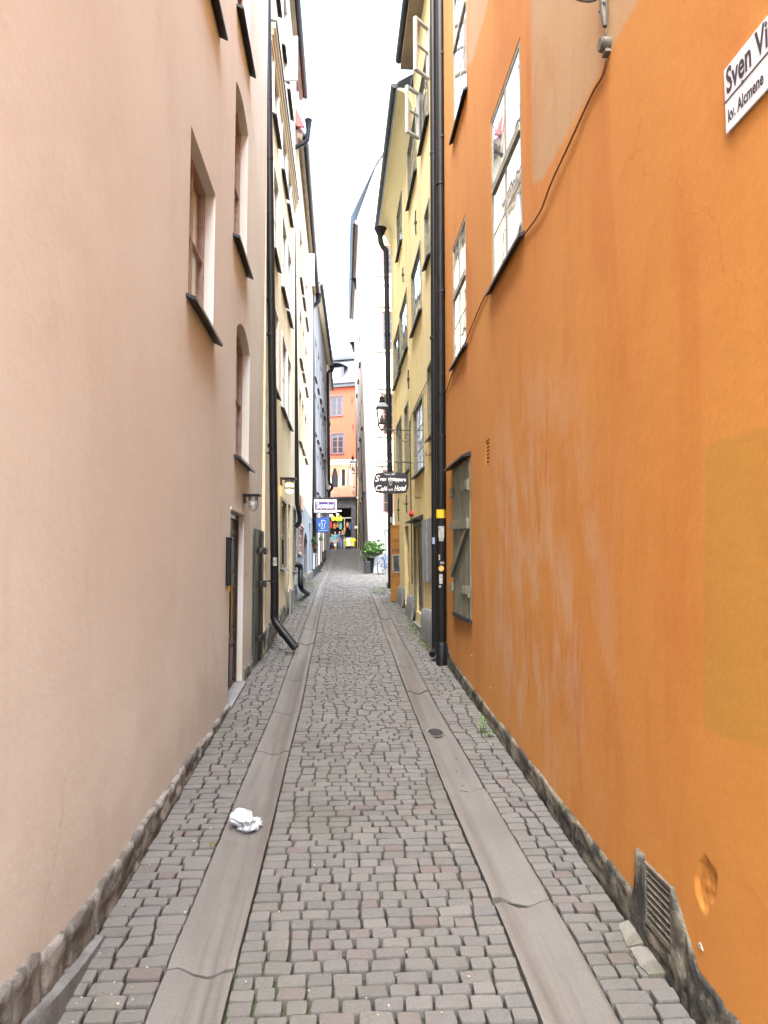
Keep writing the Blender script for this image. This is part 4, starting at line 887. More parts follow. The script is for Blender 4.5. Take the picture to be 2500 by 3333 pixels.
for p, q in (((.28, 16.85), (1.4, 19.32)), ((1.4, 19.32), (1.9, 20.12)), ((1.9, 20.12), (2.9, 21.12)), ((2.9, 21.12), (5.0, 23.35)), ((5.0, 23.35), (8.7, 19.1))):
    mb.add([(p[0], 28.85, p[1]), (q[0], 28.85, q[1]), (q[0], 42, q[1]), (p[0], 42, p[1])] + [(p[0], 28.85, p[1] + .12), (q[0], 28.85, q[1] + .12), (q[0], 42, q[1] + .12), (p[0], 42, p[1] + .12)], [(0, 1, 2, 3), (7, 6, 5, 4), (0, 4, 5, 1), (1, 5, 6, 2), (2, 6, 7, 3), (3, 7, 4, 0)])
mb.build('roof', 'paleroof', hH)
for o_ in opsH:
    WIN(fH, o_, hH, d=.03, fm='redwood', casing=.16, cm='creamstone', fw=.07, rows=4, sillm=None)
    mb = MB(); fH.fb(mb, o_['s0'] - .28, o_['s1'] + .28, -.02, .10, o_['h0'] - .10, o_['h0'] - .002); mb.build('window_ledge', 'creamstone', hH); mb = MB(); fH.fb(mb, o_['s0'] - .25, o_['s1'] + .25, -.02, .09, o_['h1'] + .17, o_['h1'] + .25); mb.build('window_cornice', 'creamstone', hH)
mb = MB(); fH.fb(mb, .02, 7.8, -.02, .05, g(29) - .2, zpl); mb.build('plinth', 'whitewall', hH)
wall(fHs, .0, 12.0, 16.6, [dict(s0=a, s1=a + .8, h0=h, h1=h + 1.3, d=.06) for a in (2, 5, 8) for h in (5, 8, 11)], 'taupe', hH, name='side_wall', depth=.6)
for a in (2, 5, 8):
    for h in (5, 8, 11): window(fHs, a, a + .8, h, h + 1.3, hH, fm='olive')
eave(fHs, 0, 12, 16.6, .12, hH, gut='sill', roof='paleroof')
fH2 = Fac(1.75, 41.05, 1.75, 62.0, (-1, 0, 0)); wall(fH2, 0, 20.8, 15, [], 'taupe', hH, name='unseen_shade_block')  # unseen block added beyond the gabled house, to shade the far end
for (px, y, ppts, lb) in ((0, 33.5, ((1158, 915), (1160, 935), (1170, 948), (1172, 960), (1180, 1400), (1190, 1790)), 'dark drainpipe on the side wall of the white gabled house, nearer one'), (0, 40.2, ((1150, 1120), (1152, 1140), (1166, 1155), (1168, 1170), (1173, 1450), (1177, 1790)), 'dark drainpipe on the side wall of the white gabled house, farther one')):
    drainpipe([on_y(p[0], p[1], y) for p in ppts], .10, lb, funnel=on_y(ppts[0][0], ppts[0][1] - 4, y))
# grey cabinet against the white wall
p = on_ground(1264, 1862); a, b = on_y(1254, 1850, 28.6), on_y(1276, 1705, 28.6); t = thing('utility_cabinet', (a.x, 28.6, g(28.6)), 'tall grey utility cabinet standing against the white gabled house', 'cabinet')
mb = MB(); mb.box(a.x, b.x, 28.6, 28.93, g(28.6) - .05, b.z - .25); mb.build('body', 'greymetal', t, bevel=.01); mb = MB(); mb.box(a.x - .04, b.x + .04, 28.56, 28.93, b.z - .247, b.z); mb.build('cap', 'whitewall', t, bevel=.01)
mb = MB(); mb.box(a.x + .03, b.x - .03, 28.588, 28.597, g(28.6) + .2, b.z - .35); mb.build('door', 'greymetal', t)

# ------------------------------------------------------------------ right side: the weathered yellow house (two roof heights)
fR = Fac(1.33, 8.78, 1.255, 16.35, (-1, 0, 0), -.011, 1.0)
hR = thing('plastered_house', (1.33, 8.78, .57), 'weathered yellow house with olive windows between orange house and yard on the right', 'house')
wb = OP(fR, (1371, 789, 1010), (1342, 970)); wc = OP(fR, (1326, 940, 1133), (1304, 1100)); wd_ = OP(fR, (1303, 1046, 1213), (1284, 1160)); we = OP(fR, (1308, 627, 784), (1294, 740))
wf = OP(fR, (1355, 353, 560), (1329, 520)); wg = OP(fR, (1394, 155, 385), (1370, 400)); wa = OP(fR, (1386, 704, 873), (1425, 720)); wh = OP(fR, (1379, 1288, 1522), (1350, 1470))
wi = OP(fR, (1309, 1356, 1545), (1293, 1480)); wj = OP(fR, (1331, 1309, 1527), (1320, 1440)); wk = OP(fR, (1396, 1200, 1430), (1430, 1260))
for o_ in (wa, wk): o_['s0'] = max(o_['s0'], .86)
opsR = [wa, wb, wc, wd_, we, wf, wg, wh, wi, wj, wk]
d1 = OP(fR, (1377, 1704, 2003), (1352, 1850), .10); d2 = OP(fR, (1331, 1708, 1975), (1318, 1850), .12)
hRt = 10.3; sR2 = 2.6
wall(fR, .26, fR.L, 10.1, opsR + [d1, d2], 'yellowR', hR); 
for o_ in opsR: WIN(fR, o_, hR, d=.012, fm='olive', casing=.045, fw=.05, rows=3, sout=.065, proud=.018)
panel_door(fR, d1, hR, .06, 'doorwood', pan); panel_door(fR, d2, hR, .08, 'brownwood', pan)
for o_ in (d1,):
    mb = MB(); fR.fb(mb, o_['s0'] - .07, o_['s0'], -.02, .02, o_['h0'], o_['h1'] + .06); fR.fb(mb, o_['s1'], o_['s1'] + .07, -.02, .02, o_['h0'], o_['h1'] + .06); fR.fb(mb, o_['s0'], o_['s1'], -.02, .02, o_['h1'], o_['h1'] + .06); mb.build('door_frame', 'olive', hR)
    mb = MB(); mb.prism([(-.02, o_['h1'] + .16), (.16, o_['h1'] + .085), (.16, o_['h1'] + .065), (-.02, o_['h1'] + .065)], lambda n, s, h: fR.P(s, n, h), o_['s0'] - .12, o_['s1'] + .12); mb.build('door_hood', 'iron', hR)
    mb = MB(); p = fR.P(o_['s0'] + .09, -.04, o_['h0'] + .75); mb.blob(p, .035, .03, .035); mb.build('door_knob', 'brass', hR, smooth='all')
mb = MB(); y = fR.P((d1['s0'] + d1['s1']) / 2, 0, 0).y; fR.fb(mb, d1['s0'] - .03, d1['s1'] + .03, -.1, .06, g(y) - .1, g(y) + .06); mb.build('threshold', 'threshold', hR, bevel=.008)
# grey painted foundation blocks either side of the door
hp = lambda px, py: fR.px(px, py)
def block(sa, sb, ha, hb):
    mb = MB(); n = 10; rows = []
    for i in range(n + 1):
        s = sa + (sb - sa) * i / n; y = fR.P(s, 0, 0).y; t = ha + (hb - ha) * i / n; rows.append([fR.P(s, nn + .008 * noise.noise((s * 5, hh * 4, 3)), hh) for nn, hh in ((.075, g(y) - .05), (.07, g(y) + .25 * (t - g(y))), (.06, g(y) + .6 * (t - g(y))), (.045, t - .03), (.02, t), (-.05, t))])
    mb.v = [tuple(p) for r in rows for p in r]; mb.f = [(i * 6 + k, i * 6 + 6 + k, i * 6 + 7 + k, i * 6 + 1 + k) for i in range(n) for k in range(5)]; mb.mi = [0] * len(mb.f)
    mb.add(rows[0], [tuple(range(6))]); mb.add(rows[-1], [tuple(range(6))]); mb.build('foundation_block', 'plinthgrey', hR, smooth=True, fix=False)
block(.62, d1['s0'] - .1, hp(1410, 1995)[1] + .05, hp(1372, 1972)[1]); block(d1['s1'] + .09, d2['s0'] - .02, hp(1347, 1945)[1], hp(1326, 1930)[1]); block(d2['s1'] + .05, fR.L - .02, g(15) + .35, g(16) + .35)
# folded grey shutters beside the first door
for s0_, s1_, n_ in ((hp(1413, 1790)[0], hp(1398, 1790)[0], .03), (hp(1396, 1790)[0], hp(1383, 1790)[0], .045)):
    mb = MB(); za, zb = hp(1395, 1893)[1], hp(1395, 1690)[1]
    fR.fb(mb, s0_, s1_, .01, n_, za, zb)
    for k in range(1, 3): s = s0_ + (s1_ - s0_) * k / 3; fR.fb(mb, s - .006, s + .006, n_, n_ + .008, za, zb)
    mb.build('shutter', 'greyshutter', hR, bevel=.004)
# irons, hooks
for px, py, l in ((1357, 725, .42), (1315, 895, .3), (1333, 1235, .36), (1300, 1660, .5), (1327, 1640, .35)):
    s, h = fR.px(px, py); mb = MB(); mb.tube([fR.P(s, .02, h + l / 2), fR.P(s, .028, h), fR.P(s, .02, h - l / 2)], .011, 6); mb.box(s - .02, s + .02, .0, .045, h - .02, h + .02, fR.P); mb.build('wall_anchor', 'iron', hR)
for px, py in ((1407, 1480), (1371, 1620), (1329, 1640)):
    s, h = fR.px(px, py); mb = MB(); mb.tube([fR.P(s, 0, h), fR.P(s, .05, h), fR.P(s, .085, h - .02), fR.P(s, .09, h + .03)], .007, 6); mb.build('hook', 'iron', hR)
# eave: coved cornice, gutter; the near part stands higher
mb = MB(); cov = [(-.02, 9.55)] + [(.27 * (1 - math.cos(a)), 9.6 + .5 * math.sin(a)) for a in [i * math.pi / 16 for i in range(9)]] + [(.27, 10.14), (-.02, 10.14)]
mb.prism(cov, lambda n, s, h: fR.P(s, n, h), sR2, fR.L + .3); mb.build('cornice', 'creamcove', hR, smooth=True)
def gut(s0, s1, over, h, nm='roof_gutter'):
    mb = MB(); pr = [(over + .05 + .06 * math.cos(a), h + .06 + .06 * math.sin(a)) for a in [math.pi + math.pi * i / 8 for i in range(9)]]; mb.prism(pr + [(over + .11, h + .075), (over - .01, h + .075)], lambda n, s, z: fR.P(s, n, z), s0, s1); mb.build(nm, 'sill', hR, smooth=True)
    mb = MB(); mb.prism([(over, h + .08), (over, h + .11), (-4, h + 2.6), (-4, h + 2.57)], lambda n, s, z: fR.P(s, n, z), s0, s1); mb.build('roof', 'darkroof', hR)
gut(sR2, fR.L + .3, .28, 10.14); 
mb = MB(); fR.fb(mb, .26, sR2 - .01, -4, .0, 10.1, 10.55); mb.build('upper_wall', 'yellowR', hR)
mb = MB(); fR.fb(mb, .0, sR2, .002, .22, 10.48, 10.58); mb.build('soffit', 'brownsoffit', hR); gut(-.05, sR2, .2, 10.58)
# open casements of the top floor window
def swing(o_, at, w_, ang, h0=None, h1=None):
    s = o_[at]; p = fR.P(s, .03, (o_['h0'] + o_['h1']) / 2); d = fR.o * math.cos(ang) + fR.d * math.sin(ang)
    sash((p.x, p.y), (d.x, d.y, 0), w_, h0 or o_['h0'] + .05, h1 or o_['h1'] - .03, hR, fm='agedwhite', rows=2, pane='clear', fw=.034)
for hp_, st_, yb_ in (((1370, 304), (1323, 276), 465), ((1403, 92), (1350, 52), 275)):
    s, h = fR.px(*hp_); p = fR.P(s, .03, h); r_ = ray(*st_); q_ = Vector((0, 0, H)) + r_ * ((h - H) / r_.z); d = q_ - p
    sash((p.x, p.y), (d.x, d.y, 0), min(.6, math.hypot(d.x, d.y)), fR.px(hp_[0], yb_)[1], h, hR, fm='agedwhite', rows=2, pane='clear', fw=.034)
# pipe on the far corner
Yc = 16.0
Pc = [on_y(*p, Yc) for p in ((1238, 770), (1240, 792), (1248, 806), (1256, 815), (1257, 830), (1263, 1200), (1270, 1600), (1272, 1915))]
tc = drainpipe(Pc, .062, 'black drainpipe on the far corner of the weathered yellow house behind the hanging sign', rings=[on_y(*p, Yc) for p in ((1259, 930), (1261, 1090), (1265, 1290), (1268, 1480))], funnel=Pc[0] + Vector((0, 0, .2)),
    stickers=[((on_y(1275, 1693, Yc).x - .02, Yc, on_y(1275, 1693, Yc).z), .2, 1.3, .14, 'paper')])
mb = MB(); p = on_ground(1270, 1915); mb.box(p.x - .09, p.x + .09, p.y - .09, p.y + .09, g(p.y) - .05, g(p.y) + .16); mb.build('base', 'concrete', tc, bevel=.01)
# the pair of black pipes at the near corner
for px, lb, st in ((1413, 'slimmer black drainpipe of the pair at the corner, on the left side', 0), (1434, 'thick black drainpipe with yellow band and stickers at the corner of the orange house', 1)):
    Yp = 8.72 if st else 8.98; dx = 10 if not st else 12; r = .062 if st else .044
    P = [on_y(x_, y_, Yp) for x_, y_ in (((1433, -30), (1434, 900), (1436, 1700), (1437, 2075)) if st else ((1409, -30), (1412, 900), (1415, 1700), (1416, 2075)))]
    if not st: P[-1].z = g(Yp) + .17; f_ = P[-1]; P += [f_ + Vector((-.012, -.01, -.05)), f_ + Vector((-.05, -.07, -.085))]
    else: P[-1].z = g(Yp) + .10
    X = lambda py: on_y(px + 2, py, Yp)
    stk = [((X(1673).x - .003, Yp, X(1673).z), .0, 2.6, .11, 'yellow'), ((X(1732).x, Yp, X(1732).z), -.1, 1.2, .15, 'paper'), ((X(1756).x, Yp, X(1756).z), -.1, 1.0, .045, 'greenpaper'), ((X(1832).x, Yp, X(1832).z), .1, .9, .03, 'paper'),
           ((X(1884).x, Yp, X(1884).z), -.2, .7, .12, 'paper'), ((X(1908).x, Yp, X(1908).z), -.4, .5, .03, 'paper'), ((X(1814).x, Yp, X(1814).z), -.5, .3, .07, 'paper')] if st else [((X(1760).x, Yp, X(1760).z), -.5, .8, .09, 'bluepaper')]
    M.setdefault('greenpaper', pm('green_worn_sticker', (.25, .34, .25), .6, 0, .2, 20, 0)); M.setdefault('bluepaper', pm('blue_worn_sticker', (.30, .36, .48), .6, 0, .3, 30, 0))
    tp = drainpipe(P, r, lb, rings=[X(z) - Vector((.0 if z > 1000 else .012, 0, 0)) for z in (600, 1280, 2000)] if st else [], brk=[(X(z), X(z) + Vector((.12, .0, 0))) for z in (180, 450, 950, 1420)] if st else [(X(z) - Vector((.02, 0, 0)), X(z) + Vector((.05, .12, 0))) for z in (500, 1100)], stickers=stk)
    if st:
        mb = MB(); c = X(1850); n = 16; y_ = Yp - r - .004; rr_ = .036
        mb.add([(c.x - .008 + rr_ * math.cos(2 * math.pi * k / n), y_ + .012 * math.cos(2 * math.pi * k / n) ** 2 * 0, c.z + rr_ * math.sin(2 * math.pi * k / n)) for k in range(n)], [tuple(range(n))]); mb.build('round_sticker', 'bagorangey', tp, fix=False) if 'bagorangey' in M else None
        mb = MB(); f_ = P[-1]; mb.lathe([(.072, -.12), (.078, .16), (.062, .18)], f_, 14); mb.build('shoe', 'black', tp, smooth=True)

# ------------------------------------------------------------------ right side: the orange house
fO = Fac(1.372, -1.5, 1.329, 9.02, (-1, 0, 0))
hO = thing('plastered_house', (1.372, -1.5, 0), 'stained orange plastered house filling the right side, beside the camera', 'house')
o1 = OP(fO, (1697, 106, 766), (1600, 760), .02); o2 = OP(fO, (1517, 690, 1120), (1474, 1000), .02); o3 = OP(fO, (1517, -260, 298), (1476, 400), .02)
osh = OP(fO, (1533, 1490, 2016), (1479, 1790), .03); ov = OP(fO, (1593, 1426, 1512), (1581, 1470), .04)
gv = OP(fO, (2195, 2893, 3104), (2107, 2960), .05)
s_a, h_a = fO.px(2258, 2960); s_b, h_b = fO.px(2332, 2830); dent = dict(s0=min(s_a, s_b) - .02, s1=max(s_a, s_b) + .02, h0=fO.px(2300, 2975)[1] - .02, h1=fO.px(2290, 2800)[1] + .03, d=0)
gtop = gv['h1']
ops_ = [o1, o2, o3, osh, ov, gv]
wl = wall(fO, -1.0, fO.L, 14.0, ops_ + [dict(dent, d=0.0)], 'orange', hO)
mb = MB(); n = 26                                                    # spalled hollow: a finely gridded piece of the same wall, pushed in
for j in range(n + 1):
    for i in range(n + 1):
        u_, v_ = i / n, j / n; s = dent['s0'] + (dent['s1'] - dent['s0']) * u_; h = dent['h0'] + (dent['h1'] - dent['h0']) * v_
        cx_ = u_ - (.62 - .28 * v_); rr_ = math.hypot(cx_ / .33, (v_ - .52) / .45) + .22 * noise.noise((u_ * 5, v_ * 5, 1)); m_ = max(0, min(1, (1.0 - rr_) * 4.5))
        mb.v.append(tuple(fO.P(s, -.015 * m_ * (1 + .5 * noise.noise((u_ * 7, v_ * 7, 4))) * (.45 + .75 * v_), h)))
mb.f = [(j * 27 + i, j * 27 + i + 1, (j + 1) * 27 + i + 1, (j + 1) * 27 + i) for j in range(n) for i in range(n)]; mb.mi = [0] * len(mb.f); mb.build('spalled_hollow', 'orange', hO, smooth='all', fix=False)
M['agedwood'] = pm('aged_grey_white_wood', (.36, .34, .27), .65, 0, .22, 16, .4, 40)
for o_ in (o1, o2, o3): WIN(fO, o_, hO, d=.004, fm='agedwood', casing=.0, fw=.045, rows=1, cols=2, sout=.05, bar=.02)
for o_ in (o1, o2, o3):
    h = o_['h0'] + (o_['h1'] - o_['h0']) * .56; mb = MB(); fO.fb(mb, o_['s0'] + .047, o_['s1'] - .047, -.05, .008, h - .035, h + .035); mb.build('transom', 'agedwood', hO)
    h = o_['h0'] + (o_['h1'] - o_['h0']) * .29
    for sa, sb in ((o_['s0'] + .05, (o_['s0'] + o_['s1']) / 2 - .028), ((o_['s0'] + o_['s1']) / 2 + .028, o_['s1'] - .05)): mb = MB(); fO.fb(mb, sa, sb, -.035, -.008, h - .01, h + .01); mb.build('glazing_bar', 'agedwood', hO)
# boarded shutter with strap hinges, hood over it
a_, b_, c_, e_ = osh['s0'], osh['s1'], osh['h0'], osh['h1']
mb = MB(); nb = 6
for k in range(nb): sA, sB = a_ + (b_ - a_) * k / nb + .002, a_ + (b_ - a_) * (k + 1) / nb - .002; fO.fb(mb, sA, sB, -.025, .012 + .003 * (k % 2), c_, e_)
shu = mb.build('shutter', 'shutter', hO, bevel=.003)
zt = lambda s, h: fO.P(s, 0, h)
mb = MB(); hm = c_ + (e_ - c_) * .605
mb.prism([(a_ - .01, hm - .075), (b_ + .03, hm - .04), (b_ + .03, hm + .045), (a_ - .01, hm + .035)], lambda s, n, h: fO.P(s, n, h), .017, .05); mb.build('rail', 'shutter', shu, bevel=.004)
mb = MB(); mb.prism([(a_ + .02, hm - .08), (a_ + .13, hm - .08), (b_ + .02, hm - .50), (b_ + .02, hm - .61)], lambda s, n, h: fO.P(s, n, h), .017, .047); mb.build('brace', 'shutter', shu, bevel=.004)
for hz in (c_ + .30, c_ + (e_ - c_) * .84):
    mb = MB(); fO.fb(mb, a_ - .02, a_ + .50, .017, .028, hz - .018, hz + .018)
    for q in (.10, .2, .32): mb.box(a_ + q - .02, a_ + q + .02, .029, .04, hz - .045, hz + .045, fO.P)
    mb.tube([fO.P(a_ - .03, .03, hz - .07), fO.P(a_ - .03, .03, hz + .05)], .018, 8); mb.build('strap_hinge', 'shutter', shu)
    mb = MB(); fO.fb(mb, b_ - .06, b_ + .04, .017, .05, hz - .05, hz + .05); mb.build('catch', 'shutter', shu, bevel=.006)
mb = MB(); fO.fb(mb, a_ - .03, b_ + .03, -.01, .03, c_ - .04, c_ - .004); mb.build('shutter_sill', 'iron', hO)
mb = MB(); mb.prism([(-.02, e_ + .085), (.10, e_ + .03), (.10, e_ + .012), (-.02, e_ + .03)], lambda n, s, h: fO.P(s, n, h), a_ - .04, b_ + .14); mb.build('shutter_hood', 'iron', hO)
mb = MB(); hole = MB(); fO.fb(hole, ov['s0'], ov['s1'], -.06, -.038, ov['h0'], ov['h1']); hole.build('vent_back', 'hole', hO)
for k in range(7): z = ov['h0'] + (ov['h1'] - ov['h0']) * (k + .2) / 7; fO.fb(mb, ov['s0'], ov['s1'], -.036, -.004, z, z + (ov['h1'] - ov['h0']) * .08)
mb.build('vent_slats', 'orange', hO)
# louvred cellar vent near the ground
a_, b_, c_, e_ = gv['s0'], gv['s1'], gv['h0'], gv['h1']; mb = MB(); t_ = .012
fO.fb(mb, a_, b_, -.055, -.045, c_, e_)
for q in ((a_, a_ + t_, c_, e_), (b_ - t_, b_, c_, e_), (a_ + t_, b_ - t_, c_, c_ + t_), (a_ + t_, b_ - t_, e_ - t_, e_)): fO.fb(mb, q[0], q[1], -.04, .012, q[2], q[3])
nl = 8
for k in range(nl):
    z = c_ + t_ + (e_ - c_ - 2 * t_) * (k + .1) / nl; z2 = z + (e_ - c_) / nl * .85
    mb.prism([(.008, z), (.011, z + .004), (-.03, z2 + .004), (-.033, z2)], lambda n, s, h: fO.P(s, n, h), a_ + t_, b_ - t_)
M['ventmetal'] = pm('weathered_grey_vent', (.14, .125, .10), .65, .2, .35, 14, .4, 60); mb.build('louvre_vent', 'ventmetal', hO)
otop = lambda s: float(np.interp(s - 1.5, [0, 1.7, 2.1, 3.2, 4, 6.5, 8.4, 8.75], [.17, .17, .175, .165, .155, .14, .15, .30]))
def vtop(s):
    full = e_ - g(fO.P(s, 0, 0).y) + .02
    if s > b_: return full if s < b_ + .10 else otop(s)
    t = min(1, (a_ - s) / .19); return full * (1 - t) + .175 * t
for sA, sB, sd in ((0, a_ - .004, 31), (b_ + .004, fO.L, 33)):
    plinth(fO, sA, sB, vtop, 'stonedark', hO, n0=-.05, nf=.016, rough=.012, seed=sd, name='foundation_stone', step=.02, jag=.007)
plinth(fO, a_ - .004, b_ + .004, lambda s: max(.03, c_ - g(fO.P(s, 0, 0).y) - .01), 'stonedark', hO, n0=-.05, nf=.012, rough=.012, seed=37, name='foundation_stone', step=.02, jag=.01)
# chips and smears on the plaster
for px, py, sz, m_ in ((2280, 3080, .022, 'whitesmear'), (1598, 2240, .018, 'paper'), (1536, 2135, .02, 'paper')):
    M.setdefault('whitesmear', pm('pale_plaster_chip', (.40, .33, .27), .9, 0, .2, 20, .3)); s, h = fO.px(px, py); mb = MB(); n = 9; rr = random.Random(int(px))
    mb.prism([(s + sz * rr.uniform(.5, 1.1) * math.cos(2 * math.pi * k / n), h + .6 * sz * rr.uniform(.5, 1.1) * math.sin(2 * math.pi * k / n)) for k in range(n)], lambda s, nn, h: fO.P(s, nn, h), -.002, .003); mb.build('plaster_chip', m_, hO)
# cable that runs up along the window sills to the lamp
cp = [(1452, 1285), (1480, 1205), (1512, 1130), (1540, 1060), (1583, 960), (1640, 870), (1700, 778), (1763, 693), (1800, 600), (1861, 467), (1905, 365), (1940, 290), (1968, 245), (1982, 195)]
mb = MB(); mb.tube(curve_pts([fO.P(*(lambda q: (q[0], .012 + .004 * math.sin(i), q[1]))(fO.px(*p))) for i, p in enumerate(cp)], 4), .0065, 6)
M['cable'] = pm('painted_over_cable', (.20, .085, .03), .6, 0, .2, 10, 0); tag(mb.build('cable', 'cable', None, smooth='all', at=fO.P(5, 0, 4)), 'thin brown cable climbing the orange wall from window sills to the junction box', 'cable')

# ------------------------------------------------------------------ wall lanterns
def lantern(c, wallp, k, label, down=True, lit=False):
    """c: foot of the lantern; wallp: where its arm meets the wall"""
    t = thing('wall_lantern', wallp, label, 'lantern', 'black gas style wall lanterns'); c = Vector(c); wp = Vector(wallp)
    q = lambda r, z: (r * k, z * k)
    mb = MB()
    for a in range(4):
        an = math.pi / 4 + a * math.pi / 2; d = Vector((math.cos(an), math.sin(an), 0))
        mb.tube([c + d * .115 * k + Vector((0, 0, .16 * k)), c + d * .185 * k + Vector((0, 0, .56 * k))], .012 * k, 6)
        mb.tube([c + d * .115 * k + Vector((0, 0, .16 * k)), c + d * .10 * k + Vector((0, 0, .08 * k)), c + d * .03 * k + Vector((0, 0, .02 * k)), c], .010 * k, 6)
        mb.blob(c + d * .135 * k + Vector((0, 0, .13 * k)), .016 * k, .016 * k, .035 * k, 6, 5)
    mb.lathe([q(.10, .15), q(.125, .155), q(.125, .175), q(.10, .18)], c, 4, True); mb.lathe([q(.02, -.03), q(.03, 0), q(.02, .03)], c, 8); mb.build('frame', 'iron', t)
    mb = MB(); mb.lathe([q(.178, .545), q(.215, .56), q(.21, .585), q(.085, .70), q(.06, .71)], c, 4, True); mb.build('roof', 'zinc', t)
    mb = MB(); mb.lathe([q(.075, .705), q(.085, .72), q(.085, .745), q(.06, .755), q(.06, .80), q(.075, .81), q(.075, .83), q(.05, .845), q(.035, .86), q(.03, .88), q(.012, .885), q(.012, .90), q(.022, .92), q(.018, .95), q(.003, .99)], c, 10); mb.build('chimney', 'iron', t, smooth=True)
    mb = MB(); mb.lathe([q(.108, .18), q(.170, .545)], c, 4, True); mb.f = mb.f[:-2]; mb.mi = mb.mi[:-2]; mb.build('panes', 'clear', t, fix=False)
    mb = MB(); mb.lathe([q(.005, .18), q(.05, .19), q(.06, .24), q(.05, .30), q(.02, .36), q(.012, .40), q(.008, .52)], c, 10); mb.build('burner', 'zinc', t, smooth=True)
    d = wp - c; mb = MB(); mb.tube([c - d.normalized() * .05 * k, wp], .013 * k, 8); L = d.length; u_ = d.normalized()
    pts = [c + u_ * L * f + Vector((0, 0, -z * k)) for f, z in ((.28, .0), (.40, .03), (.55, .12), (.68, .24), (.80, .30), (.92, .28), (.97, .20), (.93, .12), (.84, .12), (.80, .18), (.84, .22), (.88, .20))]
    mb.tube(curve_pts(pts, 4), .009 * k, 6); mb.tube([wp + Vector((0, 0, .12 * k)) - u_ * .01, wp + Vector((0, 0, -.42 * k)) - u_ * .01], .015 * k, 8); mb.build('bracket', 'iron', t, smooth=True)
    return t
s, h = fR.px(1336, 1398); wp = fR.P(s, .0, h); c = on_y(1243, 1399, wp.y); wp.z = c.z
lantern(c, wp, (on_y(1243, 1274, wp.y).z - c.z) / .99, 'nearest and largest black lantern, hanging before the yellow house corner')
s, h = fHs.px(1184, 1540); y2 = 34.0; c = on_y(1148, 1541, y2); lantern(c, (fHs.P(5, 0, c.z).x, y2, c.z), (on_y(1148, 1477, y2).z - c.z) / .99, 'middle black lantern on the side wall of the white gabled house')
y3 = 56.; c = on_y(1152, 1613, y3); lantern(c, (on_y(1179, 1613, y3).x, y3, c.z), (on_y(1152, 1580, y3).z - c.z) / .99, 'smallest and farthest black lantern, in front of the red brick wall')
mb = MB(); mb.box(on_y(1179, 1613, y3).x, on_y(1179, 1613, y3).x + .3, y3 - .15, y3 + .15, g(y3), c.z + 3); tag(mb.build('wall_pier', 'taupe', None, at=(on_y(1179, 1613, y3).x, y3, g(y3))), 'plain brownish wall pier carrying the farthest lantern', 'pier')
# bracket and junction box of a lamp above the picture
s, h = fO.px(1982, 110); t = thing('lamp_bracket', fO.P(s, 0, h), 'grey iron lamp bracket with round junction box high on the orange wall', 'lamp bracket')
c = fO.P(s, 0, fO.px(1980, 152)[1]); mb = MB()
for n0, n1, r in ((.0, .045, .036), (.045, .052, .031)): mb.tube([c + fO.o * n0, c + fO.o * n1], r, 18)
mb.box(s - .025, s + .025, .0, .03, c.z - .052, c.z - .036, fO.P); mb.build('junction_box', 'agedgrey', t, smooth=True) if 'agedgrey' in M else mb.build('junction_box', 'ventmetal', t, smooth=True)
mb = MB(); hz = fO.px(1982, 0)[1]; mb.tube([c + Vector((0, 0, .035)) + fO.o * .015, fO.P(s, .015, h + .02)], .006, 6); mb.tube([fO.P(s, .02, fO.px(1982, 85)[1]), fO.P(s, .025, hz - .05), fO.P(s, .025, hz + .7)], [.012, .021, .021], 8)
mb.tube([fO.P(s - .03, .03, fO.px(1980, 20)[1]), fO.P(s + .04, .03, fO.px(1980, 20)[1])], .007, 6)
mb.build('post', 'ventmetal', t, smooth=True)
mb = MB(); z0 = hz + .06
mb.tube(curve_pts([fO.P(s, .03, z0 - .0), fO.P(s, .06, z0 - .045), fO.P(s, .11, z0 - .06), fO.P(s, .17, z0 - .045), fO.P(s, .20, z0 + .01), fO.P(s, .17, z0 + .06), fO.P(s, .12, z0 + .05)], 5), .010, 8); mb.tube([fO.P(s, .02, z0 + .25), fO.P(s, .55, z0 + .25)], .014, 8); mb.build('scroll', 'ventmetal', t, smooth=True)

# ------------------------------------------------------------------ street name plate
s0_, ht = fO.px(2366, 231); hb_ = fO.px(2371, 441)[1]; L_s = .86; t = thing('street_sign', fO.P(s0_, 0, hb_), 'white enamel street name plate on the orange wall', 'street sign')
mb = MB(); fO.fb(mb, s0_ - L_s, s0_, .004, .012, hb_, ht); mb.build('plate', 'white', t, bevel=.002)
hh_ = ht - hb_; fx = lambda x, z: fO.P(s0_ - x, .0128, z)
mb = MB(); text_into(mb, 'Sven Vintappares Gränd', hh_ * .46, lambda x, y: fx(.014 + x, hb_ + hh_ * .745 + y * 1.18), align='LEFT', width=L_s * .90, offset=.0028)
text_into(mb, 'kv. Alcmene', hh_ * .27, lambda x, y: fx(.018 + x, hb_ + hh_ * .22 + y), align='LEFT', width=.20, offset=.0018); fO.fb(mb, s0_ - L_s, s0_, .0122, .0132, hb_ + hh_ * .47, hb_ + hh_ * .497); mb.build('lettering', 'letterblack', t, fix=False)
for x in (.11, .75): mb = MB(); mb.tube([fx(x, hb_ + hh_ * .485), fx(x, hb_ + hh_ * .485) + fO.o * .003], .006, 10); mb.build('screw', 'zinc', t)

